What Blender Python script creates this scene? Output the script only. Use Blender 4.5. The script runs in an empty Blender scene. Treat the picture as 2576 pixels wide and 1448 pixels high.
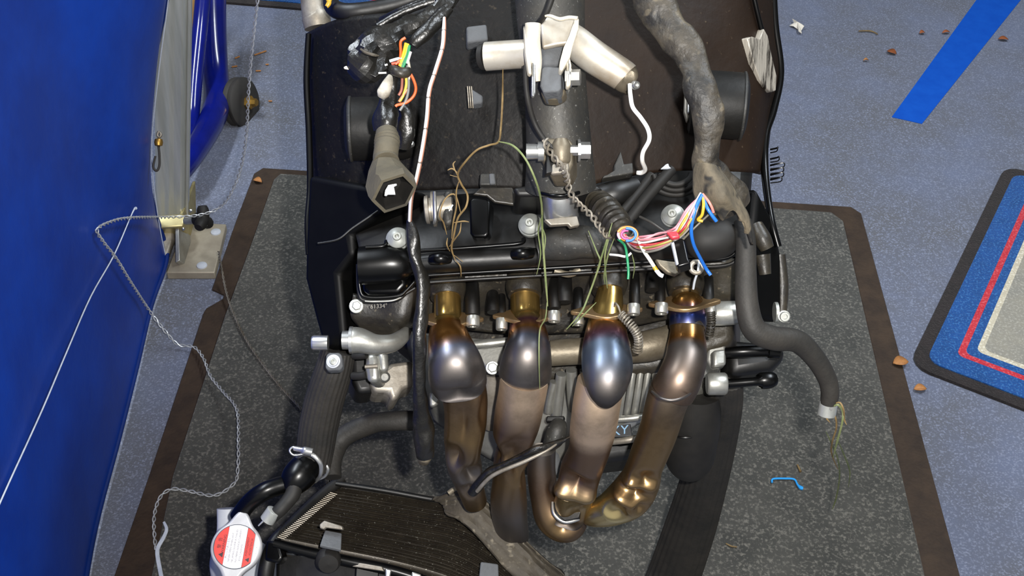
import bpy, bmesh, math, random
from mathutils import Vector, Matrix, noise
R = math.radians
random.seed(7)
SC = bpy.context.scene
COL = SC.collection

# ------------------------------------------------------------------ camera
F = 3000.0; CX, CY = 1288.0, 724.0
PITCH = R(41.65); ROLL = R(2.0); CAMZ = 1.40
CAM = Vector((0, 0, CAMZ))
FWD = Vector((0, math.cos(PITCH), -math.sin(PITCH)))
U0 = Vector((0, math.sin(PITCH), math.cos(PITCH)))
RT = Vector((1, 0, 0)) * math.cos(ROLL) + U0 * math.sin(ROLL)
UP = U0 * math.cos(ROLL) - Vector((1, 0, 0)) * math.sin(ROLL)
cd = bpy.data.cameras.new('camera'); cam = bpy.data.objects.new('camera', cd); COL.objects.link(cam)
cd.sensor_width = 36.0; cd.lens = F / 2576.0 * 36.0; cd.clip_start = 0.02; cd.clip_end = 50
M = Matrix.Identity(4)
for i, v in enumerate((RT, UP, -FWD)):
    for j in range(3): M[j][i] = v[j]
M.translation = CAM; cam.matrix_world = M
SC.camera = cam

# ------------------------------------------------------------------ light
w = bpy.data.worlds.new('room_light'); SC.world = w; w.use_nodes = True
w.node_tree.nodes['Background'].inputs[0].default_value = (0.95, 0.97, 1.0, 1)
w.node_tree.nodes['Background'].inputs[1].default_value = 0.55
def lamp(name, kind, loc, energy, color, target=None, **kw):
    l = bpy.data.lights.new(name, kind); l.energy = energy; l.color = color
    for k, v in kw.items(): setattr(l, k, v)
    o = bpy.data.objects.new(name, l); COL.objects.link(o); o.location = loc
    if target is not None:
        o.rotation_euler = (Vector(target) - Vector(loc)).to_track_quat('-Z', 'Y').to_euler()
    return o
# the photographer's flash beside the lens, and two ceiling fluorescents of the room
lamp('camera_flash', 'SPOT', CAM + RT * 0.055 + UP * 0.035, 95, (1.0, 0.97, 0.93), CAM + FWD * 1.3 + UP * 0.02,
     spot_size=R(100), spot_blend=0.6, shadow_soft_size=0.012)
for x in (-1.3, 1.2):
    lamp('ceiling_fluorescent', 'AREA', (x, 1.5, 2.75), 75, (0.86, 0.93, 1.0), (x, 1.5, 0), shape='RECTANGLE', size=0.25, size_y=1.5)
SC.view_settings.view_transform = 'Standard'; SC.view_settings.look = 'None'
SC.view_settings.exposure = 0.0; SC.view_settings.gamma = 1.0
SC.view_settings.use_curve_mapping = False

# ------------------------------------------------------------------ helpers
def ray(px, py): return FWD + RT * ((px - CX) / F) + UP * ((CY - py) / F)
def W(px, py, d): return CAM + ray(px, py) * d
def FL(px, py, z=0.0):
    r = ray(px, py); return CAM + r * ((z - CAMZ) / r.z)
def FLD(px, py, z=0.0): return (z - CAMZ) / ray(px, py).z
def ATY(px, py, y):
    r = ray(px, py); return CAM + r * (y / r.y)
def S(d): return d / F
def lin(c):
    if isinstance(c, str):
        c = c.lstrip('#'); c = [int(c[i:i+2], 16) / 255 for i in (0, 2, 4)]
    return tuple((v / 12.92 if v <= .04045 else ((v + .055) / 1.055) ** 2.4) for v in c)
def cr(p0, p1, p2, p3, t):
    return 0.5 * ((2 * p1) + (p2 - p0) * t + (2 * p0 - 5 * p1 + 4 * p2 - p3) * t * t + (3 * p1 - p0 - 3 * p2 + p3) * t ** 3)

MATS = {}
def mat(name, c1, c2=None, scale=40, rough=.5, metal=0, bump=0, bscale=None, spec=.5, lo=.35, hi=.65, c3=None, s3=400, lo3=.62, hi3=.7,
        coat=0, attr=False, stripe=None, sheen=0, trans=0, aniso=None, rvar=0):
    if name in MATS: return MATS[name]
    m = bpy.data.materials.new(name); m.use_nodes = True; MATS[name] = m
    nt = m.node_tree; N = nt.nodes; L = nt.links; b = N['Principled BSDF']
    b.inputs['Roughness'].default_value = rough; b.inputs['Metallic'].default_value = metal
    b.inputs['Specular IOR Level'].default_value = spec
    b.inputs['Coat Weight'].default_value = coat; b.inputs['Coat Roughness'].default_value = .12
    if sheen: b.inputs['Sheen Weight'].default_value = sheen
    if trans: b.inputs['Transmission Weight'].default_value = trans
    tc = N.new('ShaderNodeTexCoord')
    vec = tc.outputs['Object']
    if aniso:
        mp = N.new('ShaderNodeMapping'); mp.inputs['Scale'].default_value = aniso
        L.new(vec, mp.inputs[0]); vec = mp.outputs[0]
    base = None
    if attr:
        at = N.new('ShaderNodeVertexColor'); at.layer_name = 'Col'; base = at.outputs[0]
    else:
        rgb = N.new('ShaderNodeRGB'); rgb.outputs[0].default_value = (*lin(c1), 1); base = rgb.outputs[0]
    nz = None
    if c2:
        nz = N.new('ShaderNodeTexNoise'); nz.inputs['Scale'].default_value = scale; nz.inputs['Detail'].default_value = 6
        nz.inputs['Roughness'].default_value = .65
        L.new(vec, nz.inputs['Vector'])
        rp = N.new('ShaderNodeMapRange'); rp.inputs[1].default_value = lo; rp.inputs[2].default_value = hi
        L.new(nz.outputs['Fac'], rp.inputs[0])
        mx = N.new('ShaderNodeMix'); mx.data_type = 'RGBA'; L.new(rp.outputs[0], mx.inputs[0]); L.new(base, mx.inputs[6])
        mx.inputs[7].default_value = (*lin(c2), 1); base = mx.outputs[2]
        if rvar:
            rr = N.new('ShaderNodeMapRange'); rr.inputs[1].default_value = .3; rr.inputs[2].default_value = .7
            rr.inputs[3].default_value = rough; rr.inputs[4].default_value = min(1, rough + rvar)
            L.new(nz.outputs['Fac'], rr.inputs[0]); L.new(rr.outputs[0], b.inputs['Roughness'])
    if c3:
        n3 = N.new('ShaderNodeTexNoise'); n3.inputs['Scale'].default_value = s3; n3.inputs['Detail'].default_value = 2
        L.new(vec, n3.inputs['Vector'])
        rp = N.new('ShaderNodeMapRange'); rp.inputs[1].default_value = lo3; rp.inputs[2].default_value = hi3
        L.new(n3.outputs['Fac'], rp.inputs[0])
        mx = N.new('ShaderNodeMix'); mx.data_type = 'RGBA'; L.new(rp.outputs[0], mx.inputs[0]); L.new(base, mx.inputs[6])
        mx.inputs[7].default_value = (*lin(c3), 1); base = mx.outputs[2]
    L.new(base, b.inputs['Base Color'])
    if attr == 'rough':      # the tint's own surface finish travels with it
        ad = N.new('ShaderNodeMath'); ad.operation = 'MULTIPLY_ADD'; ad.inputs[1].default_value = .25
        L.new(nz.outputs['Fac'], ad.inputs[0]); 
        sb = N.new('ShaderNodeMath'); sb.operation = 'SUBTRACT'; sb.inputs[1].default_value = .12
        L.new(at.outputs[1], sb.inputs[0]); L.new(sb.outputs[0], ad.inputs[2]); L.new(ad.outputs[0], b.inputs['Roughness'])
    if bump:
        nb = N.new('ShaderNodeTexNoise'); nb.inputs['Scale'].default_value = bscale or scale * 2; nb.inputs['Detail'].default_value = 5
        L.new(vec, nb.inputs['Vector'])
        bp = N.new('ShaderNodeBump'); bp.inputs['Strength'].default_value = bump; bp.inputs['Distance'].default_value = .004
        L.new(nb.outputs['Fac'], bp.inputs['Height']); L.new(bp.outputs[0], b.inputs['Normal'])
    return m

def finish(o, label=None, cat=None, group=None, kind=None):
    if label: o['label'] = label
    if cat: o['category'] = cat
    if group: o['group'] = group
    if kind: o['kind'] = kind
    return o
def empty(name, loc, label=None, cat=None, group=None):
    o = bpy.data.objects.new(name, None); COL.objects.link(o); o.location = loc; o.empty_display_size = .05
    bpy.context.view_layer.update()
    return finish(o, label, cat, group)
def mesh(name, vs, fs, m, parent=None, smooth=True, uvs=None, cols=None, bevel=0, solid=0, sub=0, soff=-1, fmat=None, mats=None, angle=40):
    me = bpy.data.meshes.new(name)
    vs = [Vector(v) for v in vs]
    mn = Vector([min(v[i] for v in vs) for i in range(3)]); mxx = Vector([max(v[i] for v in vs) for i in range(3)])
    c = (mn + mxx) / 2; c.z = mn.z
    me.from_pydata([v - c for v in vs], [], fs)
    if cols:
        ca = me.color_attributes.new('Col', 'FLOAT_COLOR', 'POINT')
        for i, k in enumerate(cols): ca.data[i].color = (*k[:3], k[3] if len(k) > 3 else 1)
    if uvs:
        uv = me.uv_layers.new(name='UVMap')
        for lp in me.loops: uv.data[lp.index].uv = uvs[lp.vertex_index]
    for mm in (mats or [m]): me.materials.append(mm)
    if fmat:
        for i, p in enumerate(me.polygons): p.material_index = fmat[i]
    bm = bmesh.new(); bm.from_mesh(me); bmesh.ops.recalc_face_normals(bm, faces=bm.faces); bm.to_mesh(me); bm.free()
    o = bpy.data.objects.new(name, me); COL.objects.link(o); o.location = c
    if smooth:
        for p in me.polygons: p.use_smooth = True
        try: me.set_sharp_from_angle(angle=R(angle))
        except Exception: pass
    if solid:
        sm = o.modifiers.new('thickness', 'SOLIDIFY'); sm.thickness = solid; sm.offset = soff
    if bevel:
        bv = o.modifiers.new('bevel', 'BEVEL'); bv.width = bevel; bv.segments = 3; bv.limit_method = 'ANGLE'; bv.angle_limit = R(35)
        bv.harden_normals = False
    if sub:
        ss = o.modifiers.new('sub', 'SUBSURF'); ss.levels = sub; ss.render_levels = sub
    if parent:
        o.parent = parent
        wl = Vector((0, 0, 0)); p = parent
        while p: wl = wl + p.location; p = p.parent
        o.location = c - wl
    return o
# parents are never rotated, so an object's world place is the sum of the locations up its chain

def resample(pts, n):
    P = [Vector(p[:3]) for p in pts]; X = [p[3] for p in pts]
    out = []
    k = len(P) - 1
    for i in range(k):
        for j in range(n):
            t = j / n
            a, b, c, d = P[max(i-1, 0)], P[i], P[i+1], P[min(i+2, k)]
            ra, rb, rc, rd = X[max(i-1, 0)], X[i], X[i+1], X[min(i+2, k)]
            out.append((cr(a, b, c, d, t), max(1e-5, cr(ra, rb, rc, rd, t))))
    out.append((P[-1], X[-1])); return out
def frames(path):
    fr = []; prev = None
    n = len(path)
    for i in range(n):
        T = (path[min(i+1, n-1)][0] - path[max(i-1, 0)][0])
        T = T.normalized() if T.length > 1e-9 else Vector((0, 0, -1))
        V = (CAM - path[i][0]).normalized()
        a = V.cross(T)
        if a.length < .25 and prev is not None: a = prev - T * prev.dot(T)
        a.normalize()
        if prev is not None and a.dot(prev) < 0: a = -a
        prev = a
        b = T.cross(a)
        if b.dot(V) < 0 and i == 0: pass
        fr.append((T, a, b))
    return fr
def tube3(name, pts, m, parent=None, seg=12, n=6, flat=1.0, disp=None, col=None, caps=True, label=None, twist=0, angle=50, **kw):
    """pts: (world xyz, radius m). flat: thickness toward camera relative to the width."""
    path = resample([(*p, r) for p, r in pts], n); fr = frames(path)
    vs, fs, uvs, cols = [], [], [], []
    N = len(path); Lh = 0
    for i, (p, r) in enumerate(path):
        T, a, b = fr[i]; t = i / (N - 1)
        if i: Lh += (p - path[i-1][0]).length
        for k in range(seg):
            ph = 2 * math.pi * k / seg + twist * t
            rr = r
            if disp: rr = max(r * .05, r + disp(t, ph, p, r))
            vs.append(p + a * (rr * math.cos(ph)) + b * (rr * flat * math.sin(ph)))
            uvs.append((k / seg, Lh * 10))
            if col: cols.append(col(t, ph))
    for i in range(N - 1):
        for k in range(seg):
            k2 = (k + 1) % seg
            fs.append((i*seg+k, i*seg+k2, (i+1)*seg+k2, (i+1)*seg+k))
    if caps:
        fs.append(tuple(range(seg))[::-1]); fs.append(tuple((N-1)*seg+k for k in range(seg)))
    o = mesh(name, vs, fs, m, parent, uvs=uvs, cols=cols or None, angle=angle, **kw)
    if label: o['label'] = label
    return o
def tube(name, pts, m, parent=None, **kw):
    """pts: (px, py, depth, radius px)"""
    return tube3(name, [(W(x, y, d), r * S(d)) for x, y, d, r in pts], m, parent, **kw)
def plate(name, poly, d, thick, m, parent=None, bevel=.0015, smooth=True, tilt=.33, label=None, **kw):
    """px outline at depth d (number, list or fn), with real thickness behind it"""
    n = len(poly)
    if not callable(d) and not isinstance(d, (list, tuple)):
        yc = sum(p[1] for p in poly) / n; xc = sum(p[0] for p in poly) / n; d0 = d; sx = .22 * math.sin(xc * 12.9 + yc * 7.3)
        d = lambda x, y: d0 + S(d0) * ((yc - y) * tilt + (x - xc) * sx * (tilt > 0))
    ds = [d(x, y) for x, y in poly] if callable(d) else d
    P = [W(x, y, q) for (x, y), q in zip(poly, ds)]
    c = sum(P, Vector()) / n
    nn = Vector()
    for i in range(n): nn += (P[i] - c).cross(P[(i+1) % n] - c)
    nn.normalize()
    if nn.dot(CAM - c) < 0: nn = -nn
    vs = P + [p - nn * thick for p in P]
    fs = [tuple(range(n)), tuple(range(2*n-1, n-1, -1))] + [(i, (i+1) % n, n+(i+1) % n, n+i) for i in range(n)]
    o = mesh(name, vs, fs, m, parent, smooth=smooth, bevel=bevel, **kw)
    if label: o['label'] = label
    return o
def orth(ax):
    ax = Vector(ax).normalized(); h = RT if abs(ax.dot(RT)) < .9 else UP
    x = (h - ax * h.dot(ax)).normalized(); return ax, x, ax.cross(x)
def lathe(name, o0, axis, prof, m, parent=None, seg=24, label=None, sq=1.0, xdir=None, phase=0, **kw):
    """prof: (radius, height) m along axis"""
    ax, x, y = orth(axis)
    if xdir is not None:
        x = (xdir - ax * xdir.dot(ax)).normalized(); y = ax.cross(x)
    vs, fs = [], []
    for r, h in prof:
        for k in range(seg):
            a = 2 * math.pi * k / seg + phase
            vs.append(o0 + ax * h + x * (r * math.cos(a)) + y * (r * sq * math.sin(a)))
    for i in range(len(prof) - 1):
        for k in range(seg):
            k2 = (k + 1) % seg
            fs.append((i*seg+k, i*seg+k2, (i+1)*seg+k2, (i+1)*seg+k))
    if prof[0][0] > 1e-4: fs.append(tuple(range(seg)))
    if prof[-1][0] > 1e-4: fs.append(tuple((len(prof)-1)*seg+k for k in range(seg)))
    ob = mesh(name, vs, fs, m, parent, **kw)
    if label: ob['label'] = label
    return ob
def patch(name, rows, m, parent=None, n=6, solid=.004, disp=None, conv=None, label=None, **kw):
    """grid of (px,py,d) control points -> smooth surface with thickness"""
    conv = conv or (lambda q: W(*q))
    G = [[conv(q) for q in r] for r in rows]
    nr, nc = len(G), len(G[0])
    def interp(line, n):
        k = len(line) - 1; out = []
        for i in range(k):
            for j in range(n):
                out.append(cr(line[max(i-1, 0)], line[i], line[i+1], line[min(i+2, k)], j / n))
        out.append(line[-1]); return out
    if isinstance(n, int): n = (n, n)
    H = [interp(r, n[1]) for r in G]
    C = [interp([H[r][c] for r in range(nr)], n[0]) for c in range(len(H[0]))]
    nR, nC = len(C[0]), len(C)
    vs, fs, uvs = [], [], []
    for i in range(nR):
        for j in range(nC):
            p = C[j][i]
            if disp:
                q = disp(i / (nR - 1), j / (nC - 1), p); p = p + q
            vs.append(p); uvs.append((j / (nC - 1), i / (nR - 1)))
    for i in range(nR - 1):
        for j in range(nC - 1):
            fs.append((i*nC+j, i*nC+j+1, (i+1)*nC+j+1, (i+1)*nC+j))
    o = mesh(name, vs, fs, m, parent, uvs=uvs, **kw)
    # make the front face the camera so the thickness lies behind it
    me = o.data; p = me.polygons[len(me.polygons) // 2]
    wc = sum((vs[v] for v in p.vertices), Vector()) / len(p.vertices)
    if p.normal.dot(CAM - wc) < 0: me.flip_normals()
    if solid:
        sm = o.modifiers.new('thickness', 'SOLIDIFY'); sm.thickness = solid; sm.offset = -1
    if label: o['label'] = label
    return o
def box(name, c, sx, sy, sz, m, parent=None, ax=None, bevel=.002, label=None):
    X, Y, Z = ax or (Vector((1, 0, 0)), Vector((0, 1, 0)), Vector((0, 0, 1)))
    vs = [c + X * (sx/2*i) + Y * (sy/2*j) + Z * (sz/2*k) for i in (-1, 1) for j in (-1, 1) for k in (-1, 1)]
    fs = [(0, 1, 3, 2), (4, 6, 7, 5), (0, 4, 5, 1), (2, 3, 7, 6), (0, 2, 6, 4), (1, 5, 7, 3)]
    o = mesh(name, vs, fs, m, parent, bevel=bevel)
    if label: o['label'] = label
    return o
def toV(p): return (CAM - p).normalized()
def bolt(px, py, d, r, m, parent, kind='socket', tilt=(0, 0), name='bolt', h=1.0, axis=None, fl=1.45, label=None, msock=None):
    """r px of the head; lies on the surface at depth d, pointing at the viewer tilted by (right, up)"""
    p = W(px, py, d); s = r * S(d)
    ax = axis or (toV(p) + RT * tilt[0] + UP * tilt[1]).normalized()
    if kind == 'hex':
        A, x, y = orth(ax); vs, fs = [], []
        for prof, sg in (([(s*fl, 0), (s*fl, s*.22), (s*fl*.92, s*.28)], 20), ([(s, s*.2), (s, s*h*.85), (s*.84, s*h)], 6)):
            b0 = len(vs)
            for r_, h_ in prof:
                for k in range(sg):
                    a_ = 2*math.pi*k/sg + .3
                    vs.append(p + A*h_ + x*(r_*math.cos(a_)) + y*(r_*math.sin(a_)))
            for i in range(len(prof)-1):
                for k in range(sg): fs.append((b0+i*sg+k, b0+i*sg+(k+1) % sg, b0+(i+1)*sg+(k+1) % sg, b0+(i+1)*sg+k))
            fs.append(tuple(b0+(len(prof)-1)*sg+k for k in range(sg)))
        o = mesh(name, vs, fs, m, parent, angle=25)
    else:
        o = lathe(name, p, ax, [(s*fl, 0), (s*fl, s*.22), (s, s*.25), (s, s*h*.92), (s*.92, s*h), (s*.55, s*h), (s*.5, s*h*.45), (1e-5, s*h*.45)], m, parent, seg=24)
    if label: o['label'] = label
    return o
def lump(amp, sc, seed=0):
    def f(t, ph, p, r):
        return amp * r * noise.noise((p + Vector((seed, seed*.7, 0))) * sc + Vector((math.cos(ph), math.sin(ph), 0)) * .9)
    return f

# ------------------------------------------------------------------ materials
def feltmat(name, c1, c2, c3, s1=9, s3=260, weave=None):
    return mat(name, c1, c2, s1, rough=.95, bump=.55, bscale=420, spec=.15, c3=c3, s3=s3, lo3=.5, hi3=.72, sheen=.15)
m_carpet = feltmat('blue_grey_carpet', '#5f667b', '#58595f', '#7a8093', 4, 330)
m_pile = feltmat('charcoal_mat_pile', '#454440', '#383835', '#69665f', 14, 240)
m_rubber = mat('brown_black_mat_rubber', '#2b211a', '#3a2d22', 25, rough=.75, bump=.2, bscale=200, spec=.3)
m_rug_blk = feltmat('rug_black_edge', '#1d1a1a', '#262020', '#2d2726', 30)
m_rug_blu = feltmat('rug_blue', '#0c3d74', '#114482', '#34699e', 30)
m_rug_red = feltmat('rug_red', '#a81f2e', '#b02a35', '#c85a60', 30)
m_rug_crm = feltmat('rug_cream', '#b9b09a', '#a9a08c', '#d8d2c0', 30)
m_rug_gry = feltmat('rug_grey', '#7d7a72', '#8a8578', '#9c988d', 14)
m_tape = mat('blue_tape', '#0347a8', '#084eb0', 30, rough=.55, bump=.1, bscale=300, spec=.3)
m_tarp = mat('blue_vinyl_sheet', '#02379a', '#022c84', 6, rough=.42, bump=.15, bscale=50, spec=.4)
m_hem = mat('navy_hem', '#04256a', '#03205c', 20, rough=.5)
m_alu = mat('brushed_aluminium', '#bcbdb9', '#a3a5a0', 60, rough=.38, metal=.5, aniso=(1, 1, .05), bump=.03)
m_zinc = mat('yellow_zinc_bracket', '#b8ad80', '#9c8d62', 25, rough=.42, metal=.75)
m_plate = mat('grey_base_plate', '#8d8373', '#a39a88', 18, rough=.6, metal=.35, bump=.1)
m_bluepaint = mat('blue_enamel', '#0a1672', '#07115c', 10, rough=.2, coat=.3, spec=.6)
m_tyre = mat('black_wheel_rubber', '#24221f', '#2e2a26', 20, rough=.75)
m_brass = mat('brass_nut', '#a8823c', '#8a6a34', 60, rough=.4, metal=.8)
m_wood = mat('plywood', '#b98c50', '#a87a42', 8, rough=.7, aniso=(1, 1, .2))
m_wire = mat('lock_wire_steel', '#c4c6c8', '#9c9ea0', 100, rough=.35, metal=.35)
m_cord = mat('white_cord', '#c4cbd6', '#aab2c2', 60, rough=.7)
m_leaf = mat('dead_leaf', '#a5703c', '#8c5a2c', 90, rough=.7, bump=.2)
m_leaf2 = mat('rust_leaf', '#8a4a24', '#74401f', 90, rough=.7, bump=.2)
m_paper = mat('white_scrap', '#d8d0c2', '#c4bcae', 60, rough=.8)
m_thread = mat('cyan_thread', '#1e8fd6', None, rough=.8)

m_black = mat('satin_black_casting', '#060606', '#100e0b', 14, rough=.36, bump=.05, bscale=120, spec=.5, rvar=.25)
m_gloss = mat('gloss_black_paint', '#020202', '#050505', 12, rough=.3, spec=.3)
m_spar = mat('black_frame_paint', '#020202', '#060606', 12, rough=.5, spec=.15)
m_dusty = mat('dusty_black_panel', '#040404', '#110d0a', 9, rough=.55, bump=.25, bscale=110, c3='#2c261e', s3=200, lo3=.64, hi3=.78, spec=.22)
m_brownp = mat('dusty_brown_panel', '#150d08', '#22170e', 7, rough=.55, bump=.12, bscale=110, c3='#43382b', s3=220, lo3=.7, hi3=.8, spec=.22)
m_headtube = mat('dark_grey_headstock', '#2b2c2c', '#3d3a34', 24, rough=.55, metal=.3, bump=.12, bscale=220, c3='#6a6a66', s3=380, lo3=.66, hi3=.74)
m_grime = mat('oily_grimy_casting', '#171513', '#353026', 26, rough=.45, bump=.3, bscale=90, c3='#5a5244', s3=150, lo3=.66, hi3=.76)
m_silver = mat('cast_aluminium', '#b4b4ae', '#8e8c84', 22, rough=.4, metal=.75, bump=.06, bscale=180)
m_silverd = mat('dirty_cast_aluminium', '#9a948a', '#6c6354', 26, rough=.5, metal=.6, bump=.1, bscale=140)
m_tanal = mat('stained_aluminium', '#7c7464', '#5a5040', 20, rough=.5, metal=.5, bump=.15, bscale=120)
m_chrome = mat('bright_steel', '#d4d4d2', '#bcbcb8', 50, rough=.3, metal=.9)
m_zbolt = mat('zinc_bolt', '#aeb0aa', '#8e908a', 60, rough=.42, metal=.6)
m_whitemet = mat('broken_alloy', '#d6d0c4', '#b9ae98', 28, rough=.5, metal=.25, bump=.25, bscale=120)
m_bracket = mat('stained_alloy_tube', '#bdb7ab', '#8e7757', 16, rough=.4, metal=.5, bump=.08, lo=.45, hi=.75)
m_rubblk = mat('black_rubber', '#161514', '#211f1c', 30, rough=.62, spec=.35)
m_hose = mat('charcoal_rubber_hose', '#232220', '#2f2c28', 26, rough=.6, bump=.12, bscale=260, spec=.35)
m_ptape = mat('glossy_harness_tape', '#0a0a09', '#1c1a16', 22, rough=.36, bump=.6, bscale=70, spec=.6)
m_bag = mat('black_plastic_wrap', '#0e0e0d', '#1c1a16', 20, rough=.32, bump=.7, bscale=45, spec=.6)
m_sleeve = mat('dusty_harness_sleeve', '#14120f', '#3b352b', 26, rough=.55, bump=1.0, bscale=55, c3='#625948', s3=80, lo3=.58, hi3=.74, lo=.42, hi=.6)
m_sleeve2 = mat('mud_caked_sleeve', '#4a4336', '#6a5f4c', 24, rough=.8, bump=.9, bscale=55, c3='#1c1a17', s3=60, lo3=.56, hi3=.66)
m_boot = mat('dusty_rubber_boot', '#57503f', '#3c382f', 16, rough=.75, bump=.3, bscale=70)
m_greypad = mat('grey_rubber_pad', '#55575a', '#4a4c4e', 40, rough=.8, bump=.2, bscale=300)
m_white = mat('white_plastic', '#b4b8be', '#a4a8b0', 20, rough=.45)
m_dirtywhite = mat('dirty_white_connector', '#c9c4b8', '#6e675a', 45, rough=.6)
m_dust = mat('dust_grey_film', '#4e473b', '#37322a', 20, rough=.7, bump=.4, bscale=90, c3='#7a7262', s3=120, lo3=.6, hi3=.75)
m_core = mat('radiator_core', '#2b2620', '#3a342b', 60, rough=.4, metal=.4, c3='#9a988c', s3=500, lo3=.66, hi3=.76)
m_red = mat('label_red', '#c43028', None, rough=.45)
m_lblw = mat('label_white', '#dad8dc', None, rough=.45)
m_ink = mat('label_ink', '#2a1016', None, rough=.5)
m_ink2 = mat('label_grey_ink', '#24242c', None, rough=.5)
m_navy = mat('label_navy_line', '#26303c', None, rough=.5)
m_capmet = mat('radiator_cap_alloy', '#b8b8bb', '#a4a4a6', 40, rough=.38, metal=.3)
m_scrape = mat('scraped_bare_metal', '#a59e92', '#241e18', 5, rough=.45, metal=.3, aniso=(40, 4, 4), bump=.3, lo=.5, hi=.62)
m_pipe = mat('heat_tinted_titanium', '#888888', '#15110c', 14, rough=.24, metal=.95, attr='rough', lo=.5, hi=.9, bump=.06, bscale=24)
m_grass_g = mat('green_grass', '#55633a', '#787d52', 60, rough=.6)
m_grass_d = mat('dry_grass', '#7e6840', '#5e4a2a', 60, rough=.7)
m_sticker = mat('engine_sticker', '#0d0f14', None, rough=.4)
m_stickerb = mat('sticker_blue', '#5f8cae', None, rough=.4)
m_emboss = mat('worn_raised_lettering', '#6a665c', None, rough=.5)
m_attr = mat('wire_insulation', '#888888', None, rough=.4, attr=True)
WC = {}
def wirem(c):
    if c not in WC: WC[c] = mat('wire_' + c.strip('#'), c, None, rough=.38, spec=.5)
    return WC[c]

# ------------------------------------------------------------------ setting
def quad_floor(name, pts, m, z, thick, bevel=.001, **kw):
    n = len(pts); vs = [Vector((p.x, p.y, z)) for p in pts] + [Vector((p.x, p.y, z - thick)) for p in pts]
    fs = [tuple(range(n)), tuple(range(2*n-1, n-1, -1))] + [(i, (i+1) % n, n+(i+1) % n, n+i) for i in range(n)]
    return mesh(name, vs, fs, m, bevel=bevel, **kw)
fo = mesh('floor', [(-4, -1.5, 0), (4, -1.5, 0), (4, 6, 0), (-4, 6, 0), (-4, -1.5, -.05), (4, -1.5, -.05), (4, 6, -.05), (-4, 6, -.05)],
     [(0, 1, 2, 3), (7, 6, 5, 4), (0, 4, 5, 1), (1, 5, 6, 2), (2, 6, 7, 3), (3, 7, 4, 0)], m_carpet)
m_wall = mat('pale_wall_paint', '#8f8d88', '#86847f', 4, rough=.8)
def slab(name, lo, hi, label):
    c = (Vector(lo) + Vector(hi)) / 2; d = Vector(hi) - Vector(lo)
    finish(box(name, c, d.x, d.y, d.z, m_wall, bevel=0), label, name.split('_')[0], kind='structure')
slab('wall_back', (-4, 5.95, 0), (4, 6.05, 2.8), 'pale painted wall behind the workshop')
slab('wall_left', (-4.1, -1.5, 0), (-4, 6, 2.8), 'pale painted wall left of the workshop')
slab('wall_right', (4, -1.5, 0), (4.1, 6, 2.8), 'pale painted wall right of the workshop')
slab('ceiling', (-4.1, -1.5, 2.8), (4.1, 6.05, 2.9), 'pale workshop ceiling')
finish(fo, 'blue grey ribbed carpet covering the whole floor', 'floor', kind='structure')

# ------------------------------------------------------------------ charcoal mat
MA = empty('utility_mat', FL(1450, 900), 'large charcoal floor mat with dark rubber border lying under the motorcycle', 'mat')
def lineY(a, b, y): return (a[0] + (b[0] - a[0]) * (y - a[1]) / (b[1] - a[1]), y)
LT, LB = (644, 428), (290, 1448); RTt, RB = (2162, 530), (2412, 1448)
outer = [FL(*p) for p in [(662, 426), (1400, 474), (2140, 524), (2165, 540), lineY(RTt, RB, 1000), lineY(RTt, RB, 1900), lineY(LT, LB, 1900),
                          lineY(LT, LB, 1200), (513, 790), (520, 779), (562, 755), (564, 745), (534, 731), (600, 545), (640, 440)]]
bm_ = quad_floor('border', outer, m_rubber, .004, .004, parent=MA)
inner = [FL(*p, .005) for p in [(706, 441), (1400, 487), (2090, 538), (2120, 560), (2222, 1000), (2436-10, 1900), (288, 1900), (436, 1200), (566, 800), (632, 620), (690, 455)]]
quad_floor('pile', inner, m_pile, .010, .006, bevel=.002, parent=MA)

# ------------------------------------------------------------------ rugs
def rug(name, corner, e1, e2, l1, l2, label, parent_loc):
    rt = empty(name, parent_loc, label, 'rug')
    def rr(i, z):
        # rounded rectangle inset i
        pts = []
        rad = max(.012, .035 - i * .5)
        A = [(i, i), (l1 - i, i), (l1 - i, l2 - i), (i, l2 - i)]
        for k, (x, y) in enumerate(A):
            cx = x + rad * (1 if k in (0, 3) else -1); cy = y + rad * (1 if k in (0, 1) else -1)
            for q in range(5):
                a = R(180 + 90 * k + 22.5 * q); pts.append(corner + e1 * (cx + rad * math.cos(a)) + e2 * (cy + rad * math.sin(a)))
        return pts
    for nm, i, m, z, th in (('binding', 0, m_rug_blk, .006, .006), ('blue_band', .022, m_rug_blu, .0085, .004), ('red_line', .062, m_rug_red, .0088, .003),
                        ('inner_blue_band', .073, m_rug_blu, .0091, .003), ('cream_line', .088, m_rug_crm, .0094, .003), ('grey_field', .098, m_rug_gry, .0098, .003)):
        quad_floor(nm, rr(i, z), m, z, th, bevel=.0006, parent=rt)
    return rt
c0 = FL(2284, 922); cu = FL(2528, 420); cv = FL(2620, 1006)
e1 = (cv - c0).normalized(); e2 = (cu - c0); l2 = e2.length; e2 = e2.normalized()
e1 = (e1 - e2 * e1.dot(e2)).normalized()
rug('bordered_rug', c0, e1, e2, .6, l2, 'grey rug with blue band and red line at the right edge', FL(2500, 800))
c1 = FL(762, 27); c2 = FL(560, 10)
e1 = (c1 - c2).normalized(); e2 = Vector((-e1.y, e1.x, 0))
rug('bordered_rug', c2 - e1 * .25, e1, e2, .9, .6, 'blue and red bordered rug just showing at the top left behind the stand', FL(660, 10))

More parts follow.
